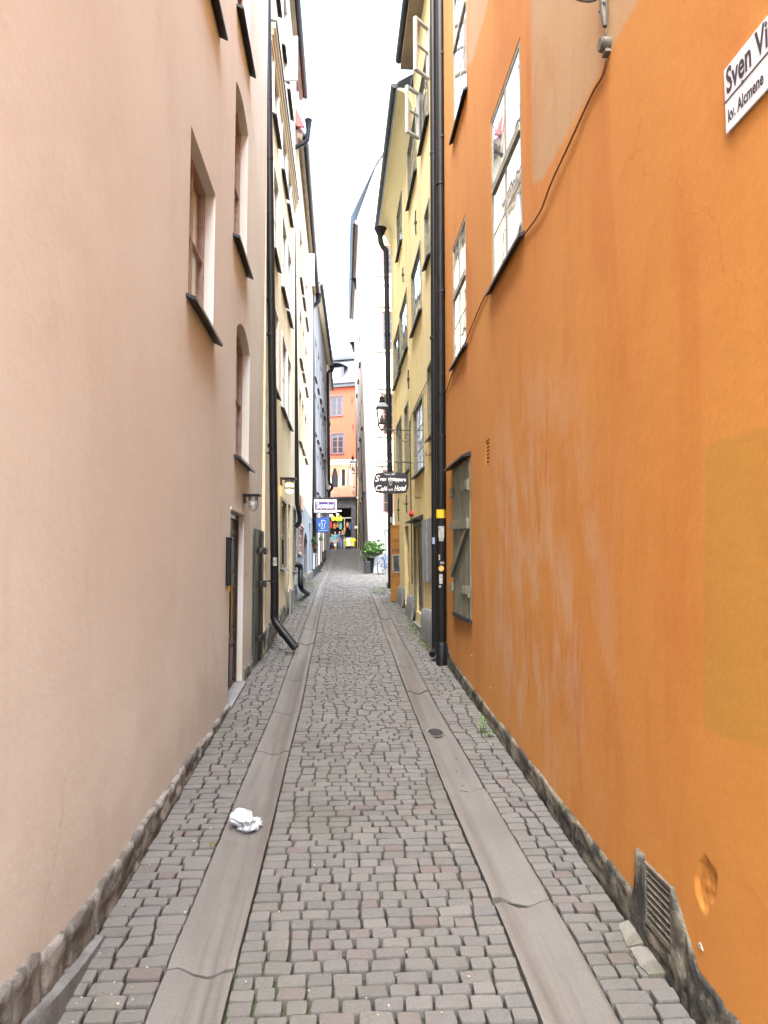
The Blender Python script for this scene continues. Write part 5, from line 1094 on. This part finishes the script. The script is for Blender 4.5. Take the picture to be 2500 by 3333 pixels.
# ------------------------------------------------------------------ the tavern's hanging sign
s, h = fR.px(1341, 1510); wp = fR.P(s, 0, h); Ys = wp.y; t = thing('hanging_sign', wp, 'dark barrel shaped hanging sign reading Sven vintappare Café och Hotel', 'hanging sign')
A = lambda px, py: on_y(px, py, Ys)
mb = MB(); arm = curve_pts([Vector((wp.x, Ys, A(1340, 1508).z)), A(1320, 1504), A(1290, 1504), A(1260, 1502), A(1240, 1505), A(1218, 1513), A(1208, 1522), A(1204, 1532)], 5); mb.tube(arm, .012, 6)
mb.blob(A(1204, 1530), .012, .012, .014, 8, 6)
for px, p1, p2 in ((1244, 1503, 1540), (1296, 1503, 1540)): mb.tube([A(px, p1), A(px + 2, p2)], .0055, 6)
mb.build('bracket', 'iron', t, smooth=True)
lft, rgt, tp, bt = A(1216, 1567).x, A(1330, 1567).x, A(1273, 1537).z, A(1273, 1607).z; W_ = (rgt - lft) / 2; Hh = (tp - bt) / 2; cx_, cz_ = (lft + rgt) / 2, (tp + bt) / 2
out = []
for i in range(11): u_ = -1 + 2 * i / 10; out.append((cx_ + u_ * W_ * .88, cz_ + Hh * (1 - .12 * u_ * u_)))
for i in range(9): v_ = .8 - 1.6 * (i + .5) / 9; out.append((cx_ + W_ * (.86 + .14 * (1 - (v_ / .85) ** 2)), cz_ + Hh * v_))
for i in range(11): u_ = 1 - 2 * i / 10; out.append((cx_ + u_ * W_ * .88, cz_ - Hh * (1 - .12 * u_ * u_)))
for i in range(9): v_ = -.8 + 1.6 * (i + .5) / 9; out.append((cx_ - W_ * (.86 + .14 * (1 - (v_ / .85) ** 2)), cz_ + Hh * v_))
M['signblack'] = pm('dark_sign_paint', (.014, .010, .014), .4, 0, .2, 6, .05)
mb = MB(); mb.prism(out, lambda x, y, z: Vector((x, y, z)), Ys - .012, Ys + .012); mb.build('board', 'signblack', t, bevel=.002)
fs = lambda u_, v_, rot=0.: (lambda x, y: (cx_ + u_ * W_ + x, Ys - .0135, cz_ + v_ * Hh + y + rot * x))
mb = MB()
text_into(mb, '* Anno 1607', Hh * .28, fs(-.08, .80, .03), width=W_ * .66, shear=.1)
text_into(mb, 'S', Hh * .82, fs(-.78, .37), shear=.3, offset=.003); text_into(mb, 'ven', Hh * .52, fs(-.46, .34, -.0), width=W_ * .36, shear=.25, offset=.003); text_into(mb, 'vintappare', Hh * .52, fs(.33, .34, -.04), width=W_ * 1.02, shear=.25, offset=.003)
text_into(mb, 'C', Hh * .72, fs(-.72, -.50), shear=.3, offset=.003); text_into(mb, 'afé', Hh * .56, fs(-.40, -.56), width=W_ * .40, shear=.3, offset=.003); text_into(mb, 'och', Hh * .34, fs(-.03, -.62), width=W_ * .26, shear=.3, offset=.001); text_into(mb, 'Hotel', Hh * .70, fs(.52, -.50, .03), width=W_ * .68, shear=.28, offset=.003)
mb.build('lettering', 'letterwhite', t, fix=False)
mb = MB(); sc = [(0, -.26), (-.07, -.17), (-.10, -.02), (-.11, .12), (-.06, .15), (0, .12), (.06, .15), (.11, .12), (.10, -.02), (.07, -.17)]
mb.prism([(cx_ + x * W_ - .01, cz_ + Hh * (.02 + z * 1.15)) for x, z in sc], lambda x, y, z: Vector((x, y, z)), Ys - .0155, Ys - .0125); mb.build('shield', 'greymetal', t)
mb = MB(); mb.prism([(cx_ + x * W_ * .5 - .01, cz_ + Hh * (.0 + z * .6)) for x, z in sc], lambda x, y, z: Vector((x, y, z)), Ys - .0175, Ys - .016); mb.build('shield_charge', 'zinc', t)
# conduit down the wall with the red alarm box
mb = MB(); sx, hx = fR.px(1337, 1385); mb.tube([fR.P(sx + .05, .014, hx + .1), fR.P(sx + .02, .014, fR.px(1337, 1520)[1]), fR.P(sx, .014, fR.px(1341, 1900)[1])], .009, 6)
pc = [fR.px(*p) for p in ((1398, 1230), (1375, 1278), (1352, 1325), (1340, 1358), (1337, 1400))]; mb.tube([fR.P(a, .012, b) for a, b in pc], .006, 6)
tag(mb.build('cable_conduit', 'iron', None, smooth='all', at=fR.P(sx, 0, hx)), 'black conduit running down the yellow wall behind the hanging sign', 'conduit')
s, h = fR.px(1345, 1672); mb = MB(); c0 = fR.P(s, 0, h); mb.tube([c0, c0 + fR.o * .06, c0 + fR.o * .075], [.055, .055, .04], 16); tag(mb.build('alarm_bell', 'red', None, smooth=True, at=c0), 'small round red alarm bell on the yellow wall below the hanging sign', 'alarm')

# ------------------------------------------------------------------ ochre café board: a door leaf standing out from the wall
pb = on_ground(1290, 1960); Yb = pb.y; B = lambda px, py: on_y(px, py, Yb)
t = thing('cafe_board', pb, 'tall ochre board lettered Café 1700 with a framed picture, standing out from the yellow wall', 'board')
x0, x1, z0, z1 = B(1272, 1958).x, B(1309, 1958).x, g(Yb) + .02, B(1290, 1708).z
mb = MB(); mb.box(x0, x1, Yb, Yb + .035, z0, z1); lf = mb.build('leaf', 'ochre', t, bevel=.004)
mb = MB(); U = lambda a: x0 + (x1 - x0) * a; V_ = lambda a: z0 + (z1 - z0) * a
for a in (.255, .325): mb.box(U(.02), U(.98), Yb - .010, Yb - .001, V_(a), V_(a + .012))
mb.box(U(-.02), U(1.02), Yb - .014, Yb - .001, V_(.975), V_(1.0)); mb.build('moulding', 'ochre', t, bevel=.003)
d_ = Vector((on_y(1321, 1940, Yb + .42).x - x1, .42, 0)); mb = MB()
mb.add([(x1 + .004 + d_.x * a, Yb + .01 + d_.y * a, z) for a in (0, 1) for z in (z0, z1 + .06)] + [(x1 + .034 + d_.x * a, Yb + .02 + d_.y * a, z) for a in (0, 1) for z in (z0, z1 + .06)], [(0, 1, 3, 2), (4, 6, 7, 5), (0, 4, 5, 1), (2, 3, 7, 6), (1, 5, 7, 3), (0, 2, 6, 4)]); mb.build('second_leaf', 'ochre', t)
mb = MB(); text_into(mb, 'Café', (x1 - x0) * .42, lambda x, y: (U(.44) + x, Yb - .003, V_(.795) + y * 1.25), width=(x1 - x0) * .58); text_into(mb, 'sedan', (x1 - x0) * .16, lambda x, y: (U(.47) + x, Yb - .003, V_(.725) + y), width=(x1 - x0) * .40); text_into(mb, '1700', (x1 - x0) * .40, lambda x, y: (U(.47) + x, Yb - .003, V_(.655) + y * 1.25), width=(x1 - x0) * .66, offset=.003); mb.build('lettering', 'letterdark', t, fix=False)
t2 = thing('picture_frame', (U(.5), Yb, V_(.4)), 'grey framed black and white photograph hung on the ochre café board', 'picture frame'); rot = lambda x, y, z: Vector((U(.48) + x * math.cos(.06) - z * math.sin(.06), y, V_(.49) + z * math.cos(.06) + x * math.sin(.06)))
fw_, fh_ = (x1 - x0) * .34, (z1 - z0) * .118; mb = MB()
for q in ((-fw_, fw_, fh_ - .02, fh_), (-fw_, fw_, -fh_, -fh_ + .02), (-fw_, -fw_ + .02, -fh_ + .02, fh_ - .02), (fw_ - .02, fw_, -fh_ + .02, fh_ - .02)): mb.box(q[0], q[1], Yb - .03, Yb - .004, q[2], q[3], rot)
mb.build('frame', 'paper', t2); mb = MB(); mb.box(-fw_ + .02, fw_ - .02, Yb - .016, Yb - .012, -fh_ + .02, fh_ - .02, rot); mb.build('picture', 'zinc', t2)
mb = MB(); mb.prism([(x, z) for x, z in ((-.04, -.11), (.035, -.11), (.045, .0), (.02, .05), (.022, .09), (-.02, .09), (-.022, .05), (-.05, .0))], lambda x, y, z: rot(x, y, z), Yb - .0175, Yb - .0165); mb.build('dark_figure', 'tarp', t2)
# ------------------------------------------------------------------ plants, planter, bicycle
pl = on_y(1192, 1861, 28.3); pl.z = g(28.3); t = thing('planter', pl, 'dark square planter with a leafy shrub at the corner of the white gabled house', 'planter'); Yp = pl.y
a, b = on_y(1187, 1861, Yp), on_y(1206, 1826, Yp); mb = MB()
mb.box(a.x, b.x, Yp, Yp + .38, g(Yp) - .03, b.z); mb.build('box', 'tarp', t, bevel=.02)
mb = MB(); a2, b2 = on_y(1198, 1856, Yp + .3), on_y(1217, 1806, Yp + .3); mb.lathe([(.10, 0), (.15, b2.z - a2.z - .05), (.17, b2.z - a2.z)], ((a2.x + b2.x) / 2, Yp + .42, g(Yp + .4)), 14); mb.build('pot', 'black', t, smooth=True)
c = on_y(1213, 1790, Yp + .3); sh = leafy('foliage', 'leaf', t, c, (.36, .30, .28), 900, .11, 5)
leafy('foliage', 'leaflight', t, c + Vector((.06, -.05, .12)), (.34, .30, .27), 320, .10, 6)
mb = MB(); rr = random.Random(3)
for k in range(9): mb.tube([Vector(((a2.x + b2.x) / 2, Yp + .42, g(Yp) + .3)), c + Vector((rr.uniform(-.4, .4), rr.uniform(-.25, .25), rr.uniform(-.1, .4)))], [.014, .004], 5)
mb.build('stem', 'stem', t)
# bicycle, seen almost end-on, leaning on the cabinet
pbk = on_y(1238, 1862, 27.6); pbk.z = g(27.6); bx, by = pbk.x, pbk.y; t = thing('bicycle', pbk, 'blue bicycle parked end-on between planter and grey cabinet', 'bicycle')
yaw_b = R(62); ln = Vector((math.cos(yaw_b), math.sin(yaw_b), 0)); sd_ = Vector((-ln.y, ln.x, 0)); up = (Vector((0, 0, 1)) - sd_ * .10).normalized()
bk = lambda a, z, s=0.: Vector((bx, by, g(by) + .0)) + ln * a + up * z + sd_ * s + Vector((0, 0, 0))
rw = .34
for nm, ax in (('wheel', 0.), ('wheel', 1.05)):
    mb = MB(); ring = [bk(ax + rw * math.cos(q), rw + rw * math.sin(q)) for q in np.linspace(0, 2 * math.pi, 33)]; mb.tube(ring, .018, 6, cap=False); wh = mb.build(nm, 'black', t, smooth='all')
    mb = MB(); mb.tube([bk(ax + (rw - .03) * math.cos(q), rw + (rw - .03) * math.sin(q)) for q in np.linspace(0, 2 * math.pi, 33)], .01, 5, cap=False)
    for q in np.linspace(0, 2 * math.pi, 15)[:-1]: mb.tube([bk(ax, rw), bk(ax + (rw - .03) * math.cos(q), rw + (rw - .03) * math.sin(q))], .003, 4)
    mb.tube([bk(ax, rw, -.05), bk(ax, rw, .05)], .022, 8); mb.build('rim', 'greymetal', wh)
    mb = MB(); mb.tube([bk(ax + (rw + .03) * math.cos(q), rw + (rw + .03) * math.sin(q)) for q in np.linspace(.3, 2.9, 14)], .022, 6); mb.build('mudguard', 'bikeblue', t, smooth='all') if 'bikeblue' in M else None
mb = MB()
for p in ([bk(0, rw), bk(.42, .30), bk(.36, .82)], [bk(.42, .30), bk(.88, .62), bk(.84, .80)], [bk(.39, .68), bk(.86, .72)], [bk(0, rw), bk(.37, .70)], [bk(1.05, rw), bk(.93, .62), bk(.86, .92)]): mb.tube(p, .017, 8)
mb.build('frame', 'bikeblue', t, smooth='all')
mb = MB(); mb.prism([(-.14, -.07), (-.14, .07), (.02, .05), (.14, .015), (.14, -.015), (.02, -.05)], lambda a_, z, s_: bk(.34 + a_, .90 + z, s_), -.02, .04); mb.tube([bk(.36, .80), bk(.35, .89)], .013, 6); mb.build('saddle', 'bikewhite', t, bevel=.01)
mb = MB(); mb.tube([bk(.86, .90), bk(.88, 1.02)], .013, 6); mb.tube([bk(.70, 1.03, -.29), bk(.84, 1.05, -.22), bk(.89, 1.03, 0), bk(.84, 1.05, .22), bk(.70, 1.03, .29)], .012, 6); mb.build('handlebar', 'greymetal', t, smooth='all')
for s_ in (-1, 1): mb = MB(); mb.tube([bk(.68, 1.03, s_ * .30), bk(.78, 1.04, s_ * .255)], .018, 8); mb.build('grip', 'black', t)
mb = MB(); mb.box(-.06, .10, -.12, .12, .78, .80, lambda a_, s_, z: bk(a_, z, s_)); mb.tube([bk(-.05, .78, -.1), bk(0, rw, -.06)], .007, 5); mb.tube([bk(-.05, .78, .1), bk(0, rw, .06)], .007, 5); mb.build('carrier', 'greymetal', t)
mb = MB(); mb.blob(bk(-rw - .02, .52), .02, .02, .03, 8, 6); mb.build('rear_light', 'red', t)
mb = MB(); mb.tube([bk(.42, .30, -.10), bk(.42, .30, .10)], .012, 6); mb.box(.36, .48, .10, .16, .17, .19, lambda a_, s_, z: bk(a_, z, s_)); mb.box(.36, .48, -.16, -.10, .41, .43, lambda a_, s_, z: bk(a_, z, s_)); mb.build('pedals', 'black', t)
# weed at the foot of the orange wall
p = on_ground(1578, 2385); p.x = min(p.x, 1.31); t = thing('weed', p, 'small bright green weed growing at the foot of the orange wall', 'weed')
mb = MB(); lf = MB(); rr = random.Random(8)
for dx, dy, hh in ((0, 0, .17), (.02, .05, .13), (-.03, -.04, .10), (.01, -.12, .05)):
    b_ = p + Vector((dx, dy, -.02)); e_ = b_ + Vector((rr.uniform(-.04, .02), rr.uniform(-.03, .03), hh)); mb.tube([b_, e_], .003, 5)
    for k in range(7):
        q = b_.lerp(e_, .35 + .65 * k / 6); an = k * 2.4; dr_ = Vector((math.cos(an), math.sin(an), .35)); w_ = Vector((-math.sin(an), math.cos(an), 0)); l = rr.uniform(.035, .065)
        lf.add([q, q + dr_ * l * .5 + w_ * l * .22, q + dr_ * l, q + dr_ * l * .5 - w_ * l * .22], [(0, 1, 2, 3)])
mb.build('stem', 'leaf', t); lf.build('leaves', 'leaflight', t, fix=False)
# grass and moss in the joints
mb = MB(); rr = random.Random(11)
def tufts(n, fx, y0, y1, h=.05, spread=.04):
    for i in range(n):
        y = rr.uniform(y0, y1); x = fx(y) + rr.gauss(0, spread); z = g(y) - .014
        for k in range(4): an = rr.uniform(0, 6.28); l = h * rr.uniform(.3, 1); d = Vector((math.cos(an), math.sin(an), 0)); w_ = Vector((-d.y, d.x, 0)) * .005; b_ = Vector((x, y, z)) + d * rr.uniform(0, .02); mb.add([b_ - w_, b_ + w_, b_ + d * l * .5 + Vector((0, 0, l))], [(0, 1, 2)])
tufts(300, lambda y: 1.33 - (y - 9) * .012 - .09, 9.6, 12.5, .055, .05); tufts(70, lambda y: 1.27, 3, 9, .03, .035); tufts(260, lambda y: -.95, 13.5, 22, .07, .10); tufts(140, lambda y: 1.0, 16.5, 18.5, .07, .12)
tufts(24, lambda y: .75, 4.5, 8, .014, .30); tufts(90, lambda y: 1.15, 4, 8, .018, .10); tufts(10, lambda y: -.43, 2.55, 2.8, .03, .02)
tag(mb.build('joint_grass', 'moss', None, fix=False), 'short grass and moss in the joints along the walls', 'grass', kind='stuff')

# ------------------------------------------------------------------ crumpled plastic, drain hole
p = on_ground(800, 2690); mb = MB(); bm = bmesh.new(); bmesh.ops.create_icosphere(bm, subdivisions=5, radius=1)
for v in bm.verts:
    c = v.co.copy(); r = 1 + .55 * noise.noise(c * 1.3 + Vector((3, 1, 2))) - .55 * abs(noise.noise(c * 2.1)) - .30 * abs(noise.noise(c * 4.6)) - .12 * abs(noise.noise(c * 11))
    v.co = Vector((c.x * .088 * r + .02 * c.z, c.y * .068 * r, max(-.012, (c.z * .062 * r + .032 + .05 * max(0, c.x * -.7 + c.y * .5)))))
me = bpy.data.meshes.new('plastic_bag'); bm.to_mesh(me); bm.free(); me.materials.append(M['plastic']); me.polygons.foreach_set('use_smooth', [True] * len(me.polygons))
o = bpy.data.objects.new('plastic_bag', me); COL.objects.link(o); o.location = p - Vector((0, 0, .012)); tag(o, 'crumpled white plastic bag lying in the left stone gutter', 'plastic bag')
p = on_ground(1417, 2378); t = thing('drain_hole', p, 'dark oval drain hole sunk in the right stone gutter', 'drain')
mb = MB(); n = 24; slp = .065
el = lambda r, z: [(p.x + .085 * r * math.cos(2 * math.pi * k / n), p.y + .125 * r * math.sin(2 * math.pi * k / n), g(p.y + .125 * r * math.sin(2 * math.pi * k / n)) + z) for k in range(n)]
v = el(1.0, -.013) + el(.96, -.010) + el(.80, -.0135) ; mb.add(v, [(r * n + k, r * n + (k + 1) % n, (r + 1) * n + (k + 1) % n, (r + 1) * n + k) for r in range(2) for k in range(n)]); mb.build('rim', 'concrete', t, smooth='all', fix=False)
mb = MB(); mb.add(el(.84, -.0145), [tuple(range(n))]); mb.build('opening', 'hole', t, fix=False)
mb = MB(); p = on_ground(693, 2750); mb.blob((0, 0, .006), .02, .035, .010, 8, 6); tag(mb.build('leaf_litter', 'stem', None, at=(0, 0, 0)), 'small dead leaf on the setts beside the left gutter', 'leaf'); bpy.data.objects['leaf_litter'].location = p

# grit and crumbs on the left pavement, pale broken stone by the vent, cross drain below the pipes
mb = MB(); rr = random.Random(21); M['grit'] = pm('pale_grit', (.30, .27, .20), .8, 0, .5, 60, 0)
for i in range(130):
    y = 2.6 + 5.5 * rr.random() ** 1.6; x = rr.uniform(-1.05, Lo2(y) + .02) if rr.random() < .7 else rr.uniform(Li(y), Ri(y)); r_ = rr.uniform(.002, .0065); a0 = rr.uniform(0, 6)
    mb.prism([(x + r_ * rr.uniform(.5, 1.2) * math.cos(a0 + k * 1.25), y + r_ * rr.uniform(.5, 1.2) * math.sin(a0 + k * 1.25)) for k in range(5)], lambda u, z, v: Vector((u, v, g(v) + z)), .0, .006)
tag(mb.build('grit_litter', 'grit', None, fix=False), 'pale crumbs and grit scattered on the setts', 'litter', kind='stuff')
for pts, lb in ((((2010, 3010), (2075, 2992), (2098, 3040), (2110, 3075), (2040, 3085)), 'pale rough broken stone beside the wall vent, farther half'), (((2052, 3092), (2118, 3080), (2150, 3130), (2178, 3170), (2110, 3175), (2075, 3140)), 'pale rough broken stone beside the wall vent, nearer half')):
    P = [on_ground(*p) for p in pts]; c = sum(P, Vector()) / len(P); mb = MB(); ring = []
    for i in range(len(P)):
        for k in range(4): q_ = P[i].lerp(P[(i + 1) % len(P)], k / 4); q_ = c + (q_ - c) * (1 + .12 * noise.noise(q_ * 40)); ring.append(q_)
    n = len(ring); lay = [[Vector((q_.x, q_.y, g(q_.y) - .02)) for q_ in ring], [Vector((q_.x, q_.y, g(q_.y) + .008)) for q_ in ring], [c + (q_ - c) * .8 + Vector((0, 0, .012 + .006 * noise.noise(q_ * 30))) for q_ in ring]]
    mb.v = [tuple(v) for l in lay for v in l]; mb.f = [(a * n + k, a * n + (k + 1) % n, (a + 1) * n + (k + 1) % n, (a + 1) * n + k) for a in range(2) for k in range(n)] + [tuple(2 * n + k for k in range(n))]; mb.mi = [0] * len(mb.f)
    M.setdefault('palestone', stone_mat('pale_rough_stone', [(.165, .155, .13), (.11, .10, .082)], .25, .95, 45, False, .9)); tag(mb.build('paving_stone', 'palestone', None, at=c), lb, 'stone')
mb = MB(); a, b = on_ground(1391, 2152), on_ground(1446, 2132); d_ = (b - a); nrm = Vector((-d_.y, d_.x, 0)).normalized() * .035
for s0_, s1_, m0 in ((0, 1, 0),): mb.add([Vector((p.x, p.y, g(p.y) + z)) for p in (a - nrm, b - nrm, b + nrm, a + nrm) for z in (-.03, .008)], [(1, 3, 5, 7), (0, 2, 3, 1), (2, 4, 5, 3), (4, 6, 7, 5), (6, 0, 1, 7)])
tag(mb.build('cross_drain', 'concrete', None), kind='structure')

# ------------------------------------------------------------------ people at the far end
def person(px, py_head, y, label, shirt, legs, skin, hair, h_=1.70, face=0., pose='stand', arms='down'):
    z0 = on_y(px, py_head, y).z - h_ * .985; x0 = on_y(px, py_head, y).x
    if pose == 'sit': z0 = on_y(px, py_head, y).z - 1.28
    J = {}; sit = pose == 'sit'; hip = .50 if sit else .92
    P_ = lambda k, x, yy, z, r, tg: J.__setitem__(k, (x, yy, z, r, tg))
    P_('pel', 0, 0, hip, .13, 'legs'); P_('waist', 0, 0, hip + .16, .125, 'shirt'); P_('chest', 0, -.01 if not sit else .05, hip + .38, .15, 'shirt'); P_('neck', 0, 0, hip + .54, .06, 'skin'); P_('head0', 0, -.01, hip + .62, .075, 'skin')
    E = [('pel', 'waist'), ('waist', 'chest'), ('chest', 'neck'), ('neck', 'head0')]
    for s_, nm in ((-1, 'l'), (1, 'r')):
        P_('sh' + nm, s_ * .17, 0, hip + .46, .062, 'shirt')
        if arms == 'down': P_('el' + nm, s_ * .22, .03, hip + .20, .046, 'shirt'); P_('wr' + nm, s_ * .22, -.05, hip - .02, .030, 'skin')
        elif arms == 'bent': P_('el' + nm, s_ * .22, .02, hip + .20, .046, 'shirt'); P_('wr' + nm, s_ * .13, -.20, hip + .22, .030, 'skin')
        if sit: P_('kn' + nm, s_ * .10, -.42, hip + .02, .075, 'legs'); P_('an' + nm, s_ * .10, -.44, .08, .045, 'legs')
        else: P_('kn' + nm, s_ * .09, -.01, hip - .42, .068, 'legs'); P_('an' + nm, s_ * .10, .03, .08, .042, 'legs')
        P_('hp' + nm, s_ * .085, 0, hip - .03, .095, 'legs'); P_('to' + nm, s_ * .12, (-.44 if sit else .03) - .16, .035, .035, 'shoe')
        E += [('chest', 'sh' + nm), ('sh' + nm, 'el' + nm), ('el' + nm, 'wr' + nm), ('pel', 'hp' + nm), ('hp' + nm, 'kn' + nm), ('kn' + nm, 'an' + nm), ('an' + nm, 'to' + nm)]
    ks = list(J); me = bpy.data.meshes.new('person'); me.from_pydata([J[k][:3] for k in ks], [(ks.index(a), ks.index(b)) for a, b in E], [])
    o = bpy.data.objects.new('person', me); COL.objects.link(o); m = o.modifiers.new('skin', 'SKIN'); sv = me.skin_vertices[0].data
    for i, k in enumerate(ks): sv[i].radius = (J[k][3], J[k][3] * (.78 if k in ('chest', 'waist', 'pel') else 1)); sv[i].use_root = (k == 'pel')
    o.modifiers.new('sub', 'SUBSURF').levels = 1
    dg = bpy.context.evaluated_depsgraph_get(); m2 = bpy.data.meshes.new_from_object(o.evaluated_get(dg)); bpy.data.objects.remove(o)
    mb = MB(); sc = h_ / 1.70
    mats = ['shirt', 'legs', 'skin', 'shoe']; segs = [(Vector(J[a][:3]), Vector(J[b][:3]), J[b][4]) for a, b in E]
    def near(p):
        best = 9; tg = 'shirt'
        for a, b, tt in segs:
            d = b - a; u_ = max(0, min(1, (p - a).dot(d) / d.length_squared)); e = (p - a - d * u_).length
            if e < best: best, tg = e, tt
        return tg
    for pl_ in m2.polygons:
        c = Vector(pl_.center); mb.cur = mats.index(near(c)); mb.add([m2.vertices[i].co for i in pl_.vertices], [tuple(range(len(pl_.vertices)))])
    # head with nose, ears, chin; hands with four fingers and a thumb
    hz = J['head0'][2] + .06; mb.cur = 2; mb.blob((0, -.02, hz), .075, .095, .115, 14, 10); mb.blob((0, -.115, hz - .015), .014, .022, .022, 6, 5); mb.blob((0, -.075, hz - .085), .04, .035, .03, 8, 6)
    for s_ in (-1, 1): mb.blob((s_ * .078, .0, hz - .005), .012, .022, .032, 6, 5)
    for nm in 'lr':
        wv = Vector(J['wr' + nm][:3]); dv = (wv - Vector(J['el' + nm][:3])).normalized(); sv_ = dv.cross(Vector((0, 1, 0))); sv_ = sv_.normalized() if sv_.length > .1 else Vector((1, 0, 0))
        mb.tube([wv, wv + dv * .05, wv + dv * .09], [.026, .036, .030], 8)
        for f_, (off, ll) in enumerate(((-.026, .065), (-.009, .078), (.009, .072), (.026, .055))): b_ = wv + dv * .085 + sv_ * off; mb.tube([b_, b_ + dv * ll * .5, b_ + dv * ll * .95 + Vector((0, -.02, 0))], [.0095, .009, .007], 5)
        b_ = wv + dv * .03 + sv_ * .03; mb.tube([b_, b_ + sv_ * .025 + dv * .03, b_ + sv_ * .03 + dv * .065], [.011, .010, .008], 5)
    ca, sa = math.cos(face), math.sin(face); mb.v = [(x0 + sc * (x * ca - yy * sa), y + sc * (x * sa + yy * ca), z0 + sc * z) for x, yy, z in mb.v]
    o = mb.build('person', [shirt, legs, skin, 'black'], None, smooth='all', at=(x0, y, z0), fix=False)
    tag(o, label, 'person', 'people by the shop at the end'); q = MB(); q.blob((0, .012, hz + .025), .086, .098, .108, 14, 9)
    q.f = [f for f in q.f if sum(q.v[i][2] for i in f) / len(f) > hz - .02 + (0.06 if sum(q.v[i][1] for i in f) / len(f) < -.03 else -.03)]; q.mi = [0] * len(q.f)
    q.v = [(x0 + sc * (x * ca - yy * sa), y + sc * (x * sa + yy * ca), z0 + sc * z) for x, yy, z in q.v]; hr = q.build('hair', hair, o, smooth='all', fix=False)
    bpy.data.meshes.remove(m2); return o
M['skin'] = pm('skin', (.52, .30, .21), .6, 0, .06, 8, 0); M['hairbrown'] = pm('brown_hair', (.06, .032, .018), .7, 0, .2, 30, 0); M['hairblond'] = pm('blond_hair', (.42, .29, .14), .7, 0, .2, 30, 0); M['hairgrey'] = pm('greying_hair', (.22, .17, .14), .7, 0, .2, 30, 0)
M['navy'] = pm('navy_cloth', (.022, .035, .085), .85, 0, .2, 9, .1); M['jeans'] = pm('blue_jeans', (.14, .18, .27), .85, 0, .2, 9, .1); M['blackcloth'] = pm('black_cloth', (.02, .022, .022), .85, 0, .2, 9, .1); M['pink'] = pm('pale_pink_cloth', (.52, .40, .42), .85, 0, .12, 9, .1); M['midblue'] = pm('mid_blue_cloth', (.06, .15, .32), .85, 0, .15, 9, .1)
person(1091, 1733, 64.0, 'person in a teal top and pale trousers with greying hair', 'teal', 'pink', 'skin', 'hairgrey', 1.66, 0.)
person(1115, 1729, 63.0, 'person in a black top and blue jeans with fair hair tied back', 'blackcloth', 'jeans', 'skin', 'hairblond', 1.72, math.pi)
person(1105, 1731, 65.5, 'person in a blue top standing behind the one in black', 'midblue', 'jeans', 'skin', 'hairbrown', 1.68, 0.4)
person(1081, 1740, 65.8, 'person in a dark teal top half hidden behind the one in teal', 'teal', 'blackcloth', 'skin', 'hairbrown', 1.62, -.3)
ps = person(1065, 1738, 46.0, 'person in dark navy clothes sitting at the left edge of the alley', 'navy', 'navy', 'skin', 'hairbrown', 1.70, R(75), 'sit', 'bent')
pz = ps.location; t = thing('bench', (pz.x, 46, pz.z), 'dark block seat under the person in navy', 'bench'); mb = MB(); mb.box(pz.x - .30, pz.x + .12, 45.7, 46.3, pz.z + .30, pz.z + .40); mb.build('seat', 'tarp', t, bevel=.02)
for dx in (-.26, .02):
    mb = MB(); mb.box(pz.x + dx, pz.x + dx + .08, 45.74, 46.26, g(46) - .02, pz.z + .298); mb.build('leg', 'tarp', t)
# shirts on a rail, amber stand
Yr = 62.0; a, b = on_y(1124, 1749, Yr), on_y(1148, 1749, Yr); t = thing('clothes_rail', (a.x, Yr, g(Yr)), 'metal clothes rail with shirts outside the shop', 'clothes rail')
mb = MB(); mb.tube([(a.x, Yr, a.z), (b.x, Yr, a.z)], .02, 8); mb.build('rail', 'bikeblue', t)
for x in (a.x, b.x): mb = MB(); mb.tube([(x, Yr, a.z + .06), (x, Yr, g(Yr))], .018, 8); mb.box(x - .02, x + .02, Yr - .25, Yr + .25, g(Yr), g(Yr) + .03); mb.build('leg', 'iron', t)
M['jersey'] = pm('yellow_jersey_cloth', (.80, .56, .03), .8, 0, .08, 8, .1); M['whitecloth'] = pm('white_cloth', (.78, .78, .80), .8, 0, .05, 8, .1); M['jerseyblue'] = pm('dark_blue_print', (.05, .07, .20), .8, 0, .05, 8, 0)
for px, py, m_, lb, num in ((1130, 1765, 'jersey', 'yellow shirt hanging at the left end of the clothes rail', 0), (1137, 1764, 'whitecloth', 'white shirt hanging in the middle of the clothes rail', 0), (1148, 1764, 'jersey', 'yellow shirt with dark number hanging at the right end of the rail', 1)):
    c = on_y(px, py, Yr); k = .36; t = thing('shirt', (c.x, Yr, c.z), lb, 'shirt', 'shirts on the clothes rail'); yo = {1130: .05, 1137: .0, 1148: -.10}[px]
    mb = MB(); pr = [(-.5, -1), (.5, -1), (.52, .4), (.9, .1), (1.05, .45), (.6, 1.0), (.22, 1.05), (0, .92), (-.22, 1.05), (-.6, 1.0), (-1.05, .45), (-.9, .1), (-.52, .4)]
    mb.prism([(c.x + x * k * .8, c.z + z * k) for x, z in pr], lambda x, y, z: Vector((x, y, z)), Yr + yo - .03, Yr + yo + .03); mb.build('cloth', m_, t, bevel=.015)
    if num:
        mb = MB(); text_into(mb, '11', .30, lambda x, y: (c.x + x, Yr + yo - .034, c.z - .02 + y)); mb.build('number', 'jerseyblue', t, fix=False)
p = on_y(1091, 1786, 60.0); t = thing('advertising_stand', (p.x, 60, g(60)), 'amber barrel shaped stand with white cap in front of the people', 'stand')
mb = MB(); z = p.z; mb.lathe([(.10, -.5), (.11, 0), (.13, .06), (.11, .25)], (p.x, 60, z), 14); mb.build('body', 'amberpl', t, smooth=True); mb = MB(); mb.lathe([(.08, .25), (.10, .27), (.08, .36), (.03, .38)], (p.x, 60, z), 14); mb.build('cap', 'white', t, smooth=True)
